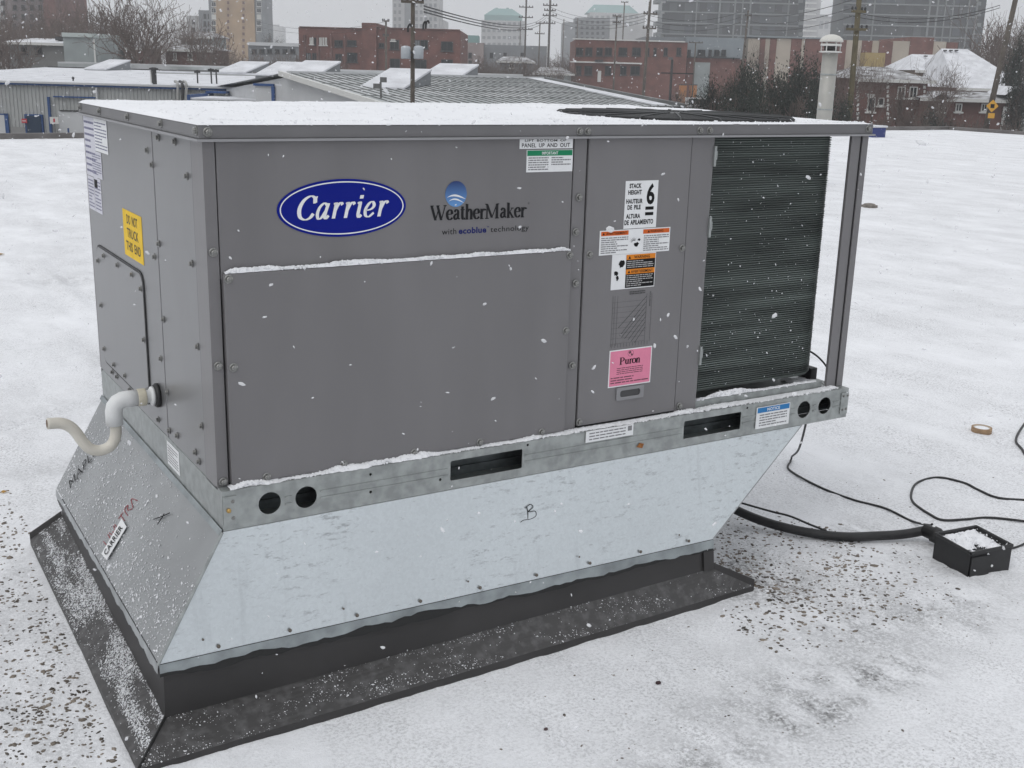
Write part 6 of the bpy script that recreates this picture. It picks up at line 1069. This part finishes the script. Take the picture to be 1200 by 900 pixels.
for px in (1137, 1144, 1151): h3.pbox('roof_vent', px, px+2.5, 57, 58.6, dark_metal, 5.2, 5.6)
h3.win(1134, 1140, 108, 118, None, trim); h3.win(1148, 1154, 108, 118, None, trim); h3.win(1160, 1166, 108, 118, None, trim)
h4 = house('porch_house', 'low house front with small snowy gables and a white garage door', 1088, 1200, 74, 116, 108, 1110, 1195, 5, brick2, shingle)
h4.pbox('garage_door', 1172, 1186, 125, 150, trim, -0.1, -0.01, ground=True); h4.win(1100, 1107, 121, 131, None, trim); h4.win(1120, 1127, 121, 131, None, trim); h4.win(1150, 1157, 121, 131, None, trim)
def gable(b, px0, px1, y_e, y_t, d):
    x0, z0 = b.xz(px0, y_e); x1, _ = b.xz(px1, y_e); xm, z1 = b.xz((px0+px1)/2, y_t); m_ = MB(); m_.add([b.P(x0, -d, z0), b.P(xm, -d, z1), b.P(x1, -d, z0), b.P(x0, 2.5, z0), b.P(xm, 2.5, z1), b.P(x1, 2.5, z0)], [(0, 1, 4, 3), (1, 2, 5, 4)]); m_.build('gable_roof', snowroof, b.root); m_ = MB(); m_.add([b.P(x0+0.2, -d+0.1, z0-0.02), b.P(x1-0.2, -d+0.1, z0-0.02), b.P(xm, -d+0.1, z1-0.15)], [(0, 1, 2)]); m_.build('gable_wall', dark_metal, b.root)
gable(h4, 1172, 1202, 111, 101, 0.8); gable(h4, 1088, 1112, 115, 108, 0.8)
h5 = house('stucco_house', 'grey house with stucco end and snowy roof behind the workshop', 12, 84, 95, 50, 44, 18, 80, 7, M('house_grey', (0.19, 0.19, 0.185), 0.9, var=0.12, scale=0.6), snowroof)
h5.pbox('stucco_wall', 82, 119, 44, 95, stucco, -0.8, 6, ground=True); h5.pbox('roof_fascia', 78, 114, 39, 43.8, M('pale_green_fascia', (0.45, 0.50, 0.49), 0.7), -1.0, 6); h5.pbox('corner_board', 117, 118.5, 46, 95, trim, -0.9, -0.81, ground=True); h5.pbox('dark_chimney', 59, 66, 42.5, 47, dark_metal, 1, 2)
for px in (25, 43): h5.win(px, px+6, 55, 63)
h6 = house('row_house', 'low red brick house among bare trees behind the workshop', 195, 244, 105, 58, 52, 200, 238, 7, brick2, shingle); h6.win(203, 208, 62, 70, None, trim); h6.win(220, 226, 62, 70, None, trim)
h7 = house('row_house', 'pale two storey house behind the low red brick house', 214, 246, 125, 43, 36, 220, 240, 7, stucco, shingle); h7.win(218, 222, 46, 52, None, trim); h7.win(229, 233, 46, 52, None, trim)
h8 = house('row_house', 'small red brick house left of the big bare tree', 150, 164, 100, 56, 51, 152, 162, 6, brick2, shingle); h8.win(154, 159, 60, 67, None, trim)
h9 = house('cottage', 'small pale house with snowy roof at the foot of the twin poles', 628, 668, 140, 86, 79, 634, 660, 6, stucco, shingle); h9.win(640, 645, 88, 93, None, trim)
h10 = house('cottage', 'low snowy roofed house left of the twin poles', 585, 622, 150, 72, 66, 590, 616, 6, dark_conc, shingle); h10.win(597, 602, 75, 80, None, trim)
# ---- parked vehicles
def car(px, py, v, mat, label, van=False, L_=4.4):
    q = at(px, py, v); base = np.array([q[0], q[1], GZ]); zt = q[2]; h_ = max(1.3, zt-GZ); t_ = thing('parked_car', label, 'van' if van else 'car', base); prof = [(-2.2, 0.35), (2.2, 0.35), (2.2, 0.75), (2.05, 0.9), (1.1, 0.98), (0.6, 1.42), (-1.3, 1.42), (-1.9, 0.98), (-2.2, 0.9)] if not van else [(-2.4, 0.35), (2.4, 0.35), (2.4, 1.0), (2.0, 1.2), (1.6, 1.95), (-2.4, 1.95)]
    m_ = MB(); m_.plate(prof, [], base-HF*0.85, HR, (0, 0, 1), HF*1.7); m_.build('body', mat, t_); wn = [(1.0, 1.0), (0.55, 1.36), (-1.25, 1.36), (-1.75, 1.0)] if not van else [(1.9, 1.25), (1.5, 1.85), (-2.2, 1.85), (-2.2, 1.25)]
    m_ = MB(); m_.plate(wn, [], base-HF*0.87, HR, (0, 0, 1), HF*0.01); m_.build('side_window', glass, t_)
    for x in (-1.35, 1.4): m_ = MB(); m_.lathe(base+HR*x-HF*0.9+np.array([0, 0, 0.33]), HF, [(0.33, 0), (0.33, 0.2)], 14); m_.build('wheel', rubber, t_)
car(760, 107, 128, car_w, 'snowy white car parked at the brick office corner'); car(772, 110, 124, car_d, 'dark car parked beside the snowy white car'); car(830, 103, 132, car_w, 'white van parked by the orange containers', True); car(1150, 143, 68, car_d, 'dark car parked under the amber diamond sign'); car(727, 104, 140, car_d, 'dark car parked before the two storey brick office')
for px in (803, 815): b = Bld('orange_container', 'orange container standing by the white van', 'container', px-3, px+3, 136, group='orange containers by the van'); b.box('container_body', 0, b.w, GZ, b.xz(px, 100)[1], M('container_orange', (0.42, 0.17, 0.05), 0.6), 0, 2); b.box('container_lid', -0.05, b.w+0.05, b.xz(px, 100)[1]+0.002, b.xz(px, 100)[1]+0.1, dark_metal, -0.05, 2.05)

# ================================================================== TREES
def grow(seed, levels=4, kids=(6, 5, 4, 3), spread=0.75, upw=0.25, trunk_frac=0.28, rad=0.020, twig_r=0.0013):
    rr = random.Random(seed); trunk, crown = MB(), MB()
    def branch(p, d, ln, r0, lev):
        n_ = 4 if lev < 2 else 3 if lev < 3 else 2; pts = [p]; rads = [r0]; dd = d.copy(); r1 = max(twig_r, r0*0.5)
        for i in range(n_):
            dd = (dd+Vector((rr.gauss(0, .12), rr.gauss(0, .12), rr.gauss(0, .08)+upw*0.15))).normalized(); pts.append(pts[-1]+dd*ln/n_); rads.append(r0+(r1-r0)*(i+1)/n_)
        (trunk if lev == 0 else crown).tube(pts, rads, 8 if lev == 0 else 5 if lev == 1 else 3, lev < 2)
        if lev >= levels: return
        k_ = kids[min(lev, len(kids)-1)]
        for i in range(k_):
            t_ = (0.55+0.45*(i+1)/k_) if lev == 0 else (0.25+0.75*(i+rr.random())/k_); t_ = min(t_, 0.999); j = min(int(t_*n_), n_-1); f = t_*n_-j; q = pts[j].lerp(pts[j+1], f); rq = (rads[j]+(rads[j+1]-rads[j])*f)*rr.uniform(0.5, 0.72)
            ax = dd.orthogonal().normalized(); ax.rotate(Matrix.Rotation(i*2.4+rr.uniform(-.5, .5), 3, dd)); nd = (dd*(1-spread*0.55)+ax*spread*rr.uniform(0.7, 1.2)+Vector((0, 0, upw))).normalized()
            branch(q, nd, ln*rr.uniform(0.5, 0.78)*(1.0 if lev else 1.15), max(twig_r, rq), lev+1)
    branch(Vector((0, 0, 0)), Vector((0, 0, 1)), trunk_frac, rad, 0)
    zs = max(v[2] for v in crown.v); res = []
    for nm, mb, mt in (('trunk', trunk, bark), ('crown', crown, twig)):
        me = bpy.data.meshes.new(nm); me.from_pydata([(x/zs, y/zs, z/zs) for x, y, z in mb.v], [], mb.f); me.materials.append(mt); me.polygons.foreach_set('use_smooth', [True]*len(me.polygons)); res.append(me)
    return res
TREES = [grow(11, trunk_frac=0.42), grow(12, spread=0.62, upw=0.4, trunk_frac=0.38), grow(13, kids=(6, 5, 5, 3), spread=0.8, trunk_frac=0.4), grow(14, trunk_frac=0.4, spread=0.6, upw=0.35), grow(15, kids=(7, 5, 4, 3), trunk_frac=0.16, rad=0.014, spread=0.7, upw=0.3)]
BIG = grow(21, levels=5, kids=(8, 5, 4, 3, 2), spread=0.66, upw=0.22, trunk_frac=0.42, rad=0.034)
def tree(meshes, px, py, v, label, group=None, wide=1.0, name='bare_tree', zrot=None):
    q = at(px, py, v); h_ = q[2]-GZ; base = np.array([q[0], q[1], GZ]); t_ = thing(name, label, 'tree', base, group); t_.rotation_euler = (0, 0, zrot if zrot is not None else random.uniform(0, 6.28))
    for nm, me in zip(('trunk', 'crown'), meshes):
        o = bpy.data.objects.new(nm, me); COL.objects.link(o); o.parent = t_; o.scale = (h_*wide*0.8, h_*wide*0.8, h_)
    return t_
tree(BIG, 165, -48, 82, 'largest bare spreading tree behind the workshop roof', wide=1.15, zrot=1.0)
LA = 'leafless tree in the thicket behind the grey stucco house'; LB_ = 'leafless tree among the small houses behind the workshop'
for i, (px, py, v) in enumerate(((8, -8, 118), (34, 2, 125), (78, -14, 122), (98, -10, 112), (122, -16, 115), (142, -6, 125), (62, 6, 110), (20, 10, 112), (112, 14, 104), (2, 18, 92), (46, -12, 104), (12, -4, 100), (32, 12, 98), (54, 20, 100), (70, 8, 99), (-6, -10, 104))): tree(TREES[i % 5], px, py, v, LA, 'trees behind the stucco house', 0.9)
for i, (px, py, v) in enumerate(((207, 12, 110), (220, 8, 118), (236, 20, 100), (192, 18, 104), (258, 36, 105), (272, 48, 110), (182, 22, 96), (288, 54, 120), (246, 44, 92))): tree(TREES[(i+2) % 5], px, py, v, LB_, 'trees among the small houses', 0.95)
for i, (px, py, v) in enumerate(((305, 55, 120), (318, 58, 125), (332, 56, 118), (346, 55, 122), (362, 58, 118), (378, 62, 118), (396, 60, 120))): tree(TREES[(i+1) % 5], px, py, v, 'low bare tree in front of the red brick office left wing', 'low trees before the brick office', 1.1)
for i, (px, py, v) in enumerate(((556, 60, 160), (572, 66, 150), (588, 62, 165), (604, 58, 170), (622, 56, 175), (648, 64, 160), (660, 58, 165), (652, 52, 190), (668, 72, 140), (632, 66, 136), (596, 64, 138), (612, 62, 134), (580, 62, 132), (650, 70, 130), (568, 58, 140))): tree(TREES[(i+3) % 5], px, py, v, 'small bare tree in the street by the twin tall poles', 'street trees by the twin poles', 1.1)
for i, (px, py, v, lb) in enumerate(((978, 62, 66, 'dark bare tree just behind the domed vent pipe'), (1012, 52, 66, 'dark bare tree just right of the mossy pole'), (1030, 60, 70, 'bare tree in front of the hipped roof of the quoined brick house'), (1062, 88, 66, 'small bare tree before the right corner of the quoined brick house'))): tree(TREES[(i+1) % 5], px, py, v, lb, 'bare trees by the brick house', 0.8)
for i, (px, py, v, lb) in enumerate(((1122, 60, 72, 'thin bare tree reaching above the eave of the snow covered hip roof'), (1104, 92, 70, 'low thin bare tree before the paired windows of the tan brick house'))): tree(TREES[(i+2) % 5], px, py, v, lb, None, 0.8)
for i, (px, py, v) in enumerate(((1166, 14, 104), (1182, 4, 98), (1196, 8, 102), (1208, -6, 98), (1150, 36, 115))): tree(TREES[(i+4) % 5], px, py, v, 'tall bare tree behind the largest snowy house', 'tall trees behind the houses', 0.95)
tree(TREES[3], 893, 44, 110, 'thin reddish bare tree against the striped hall', None, 0.8); tree(TREES[1], 790, 96, 100, 'small brushy tree beside the short dark pole', None, 1.3)
# dense shrubs: twiggy mass plus small dark leaves
def shrub_mesh(seed, n_=11000, leaf=0.020):
    rr = np.random.default_rng(seed); c = rr.normal(size=(26, 3))*np.array([0.26, 0.26, 0.20])+np.array([0, 0, 0.5]); k = rr.integers(0, 26, n_); p = c[k]+rr.normal(size=(n_, 3))*np.array([0.10, 0.10, 0.11]); p = p[p[:, 2] > 0.0]; n_ = len(p)
    a = rr.normal(size=(n_, 3)); a /= np.linalg.norm(a, axis=1)[:, None]; b = np.cross(a, rr.normal(size=(n_, 3))); b /= np.linalg.norm(b, axis=1)[:, None]; s_ = leaf*rr.uniform(0.5, 1.3, (n_, 1))
    V = np.stack([p-a*s_, p+b*s_*0.45, p+a*s_, p-b*s_*0.45], 1).reshape(-1, 3); F = (np.arange(n_)[:, None]*4+np.arange(4)[None]).tolist(); me = bpy.data.meshes.new('foliage'); me.from_pydata(V.tolist(), [], F); me.materials.append(evergreen); return me
SH = [shrub_mesh(31), shrub_mesh(32), shrub_mesh(33)]; ST = grow(41, levels=4, kids=(8, 6, 5, 3), trunk_frac=0.10, rad=0.010, spread=0.8, upw=0.35)
def shrub(px, py, v, wpx, label, group, k, dens=True):
    q = at(px, py, v); h_ = q[2]-GZ; base = np.array([q[0], q[1], GZ]); t_ = thing('shrub', label, 'shrub', base, group); t_.rotation_euler = (0, 0, random.uniform(0, 6.28)); w_ = wpx*v/FPX
    if dens: o = bpy.data.objects.new('foliage', SH[k % 3]); COL.objects.link(o); o.parent = t_; o.scale = (w_, w_, h_)
    for nm, me in zip(('stem', 'branches'), ST): o = bpy.data.objects.new(nm, me); COL.objects.link(o); o.parent = t_; o.scale = (w_*1.1, w_*1.1, h_*0.95)
for k, (px, py, v, wp) in enumerate(((868, 66, 58, 46), (845, 88, 56, 40), (884, 88, 55, 44), (908, 78, 60, 50), (926, 76, 57, 46), (946, 70, 62, 50), (900, 104, 52, 50), (936, 104, 52, 46), (864, 104, 53, 40), (954, 96, 56, 40))): shrub(px, py, v, wp, 'dark dense evergreen bush massed beyond the roof by the vent pipe', 'dark bushes beyond the roof', k)
for k, (px, py, v, wp) in enumerate(((812, 108, 60, 36), (832, 104, 62, 36), (790, 112, 60, 34), (985, 112, 60, 30), (1010, 130, 62, 34), (1040, 128, 62, 34), (1066, 122, 64, 34), (1096, 126, 62, 34), (1124, 128, 62, 34), (1186, 136, 60, 34), (1144, 130, 61, 34), (1080, 134, 58, 34), (1028, 136, 58, 34))): shrub(px, py, v, wp, 'brown twiggy bush in the hedge below the houses', 'twiggy bushes below the houses', k, k in (0, 3, 7))
shrub(1196, 34, 78, 26, 'tall dark conifer at the right of the leaning grey pole', None, 1); shrub(1196, 84, 72, 24, 'lower dark bush beside the chimney of the largest house', None, 2)
for px, py in ((313.5, 36), (327, 43)): shrub(px, py, 260, 12, 'small pointed conifer on the skyline by the tan tower', 'skyline conifers', 0)

# ================================================================== FALLING SNOW AND HAZE
rr = np.random.default_rng(77); n_ = 9000; dd = 0.9+11.5*rr.random(n_)**0.62; pxs = rr.uniform(-80, 1280, n_); pys = rr.uniform(-80, 980, n_)
P = CAM[None]+(FW[None]+RT[None]*((pxs-600)/FPX)[:, None]-UP[None]*((pys-450)/FPX)[:, None])*dd[:, None]
inside = (P[:, 0] > -0.3) & (P[:, 0] < L+0.05) & (P[:, 1] > -0.04) & (P[:, 1] < W+0.1) & (P[:, 2] < 0.88); inside |= (P[:, 2] < ZR+0.03); P = P[~inside]; dd = dd[~inside]
flakes('falling_snow', P, rr.gamma(2.6, 0.00052, len(P))+0.0004+0.00006*dd, 'loose snowflakes drifting down through the air', None, 8, M('flake_white', (0.85, 0.86, 0.88), 0.8), stretch=2.2)
t, b = nodes_of(MATS['flake_white']); b.inputs['Alpha'].default_value = 0.55
n2 = 3200; d2_ = rr.uniform(6, 24, n2); pxs = rr.uniform(-60, 1260, n2); pys = rr.uniform(-60, 330, n2); P2 = CAM[None]+(FW[None]+RT[None]*((pxs-600)/FPX)[:, None]-UP[None]*((pys-450)/FPX)[:, None])*d2_[:, None]; P2 = P2[P2[:, 2] > ZR+0.05]
flakes('falling_snow', P2, rr.gamma(4, 0.0011, len(P2)), 'distant snowflakes drifting past the roof edge and buildings', None, 9, MATS['flake_white'], stretch=1.7)
hz = MB(); hz.box((-1500, -1500, GZ-1.2), (1500, 1500, 130)); hv = bpy.data.materials.new('haze_air'); hv.use_nodes = True; t = hv.node_tree; t.nodes.clear(); o = t.nodes.new('ShaderNodeOutputMaterial'); pv = t.nodes.new('ShaderNodeVolumePrincipled'); pv.inputs['Color'].default_value = (0.93, 0.94, 0.96, 1); pv.inputs['Density'].default_value = 0.0009; pv.inputs['Anisotropy'].default_value = 0.0; t.links.new(pv.outputs[0], o.inputs['Volume'])
hz.build('haze', hv, None, label='thin wintry haze of falling snow in the air', cat='haze', kind='stuff')
scene.cycles.volume_bounces = 1; scene.cycles.max_bounces = 8
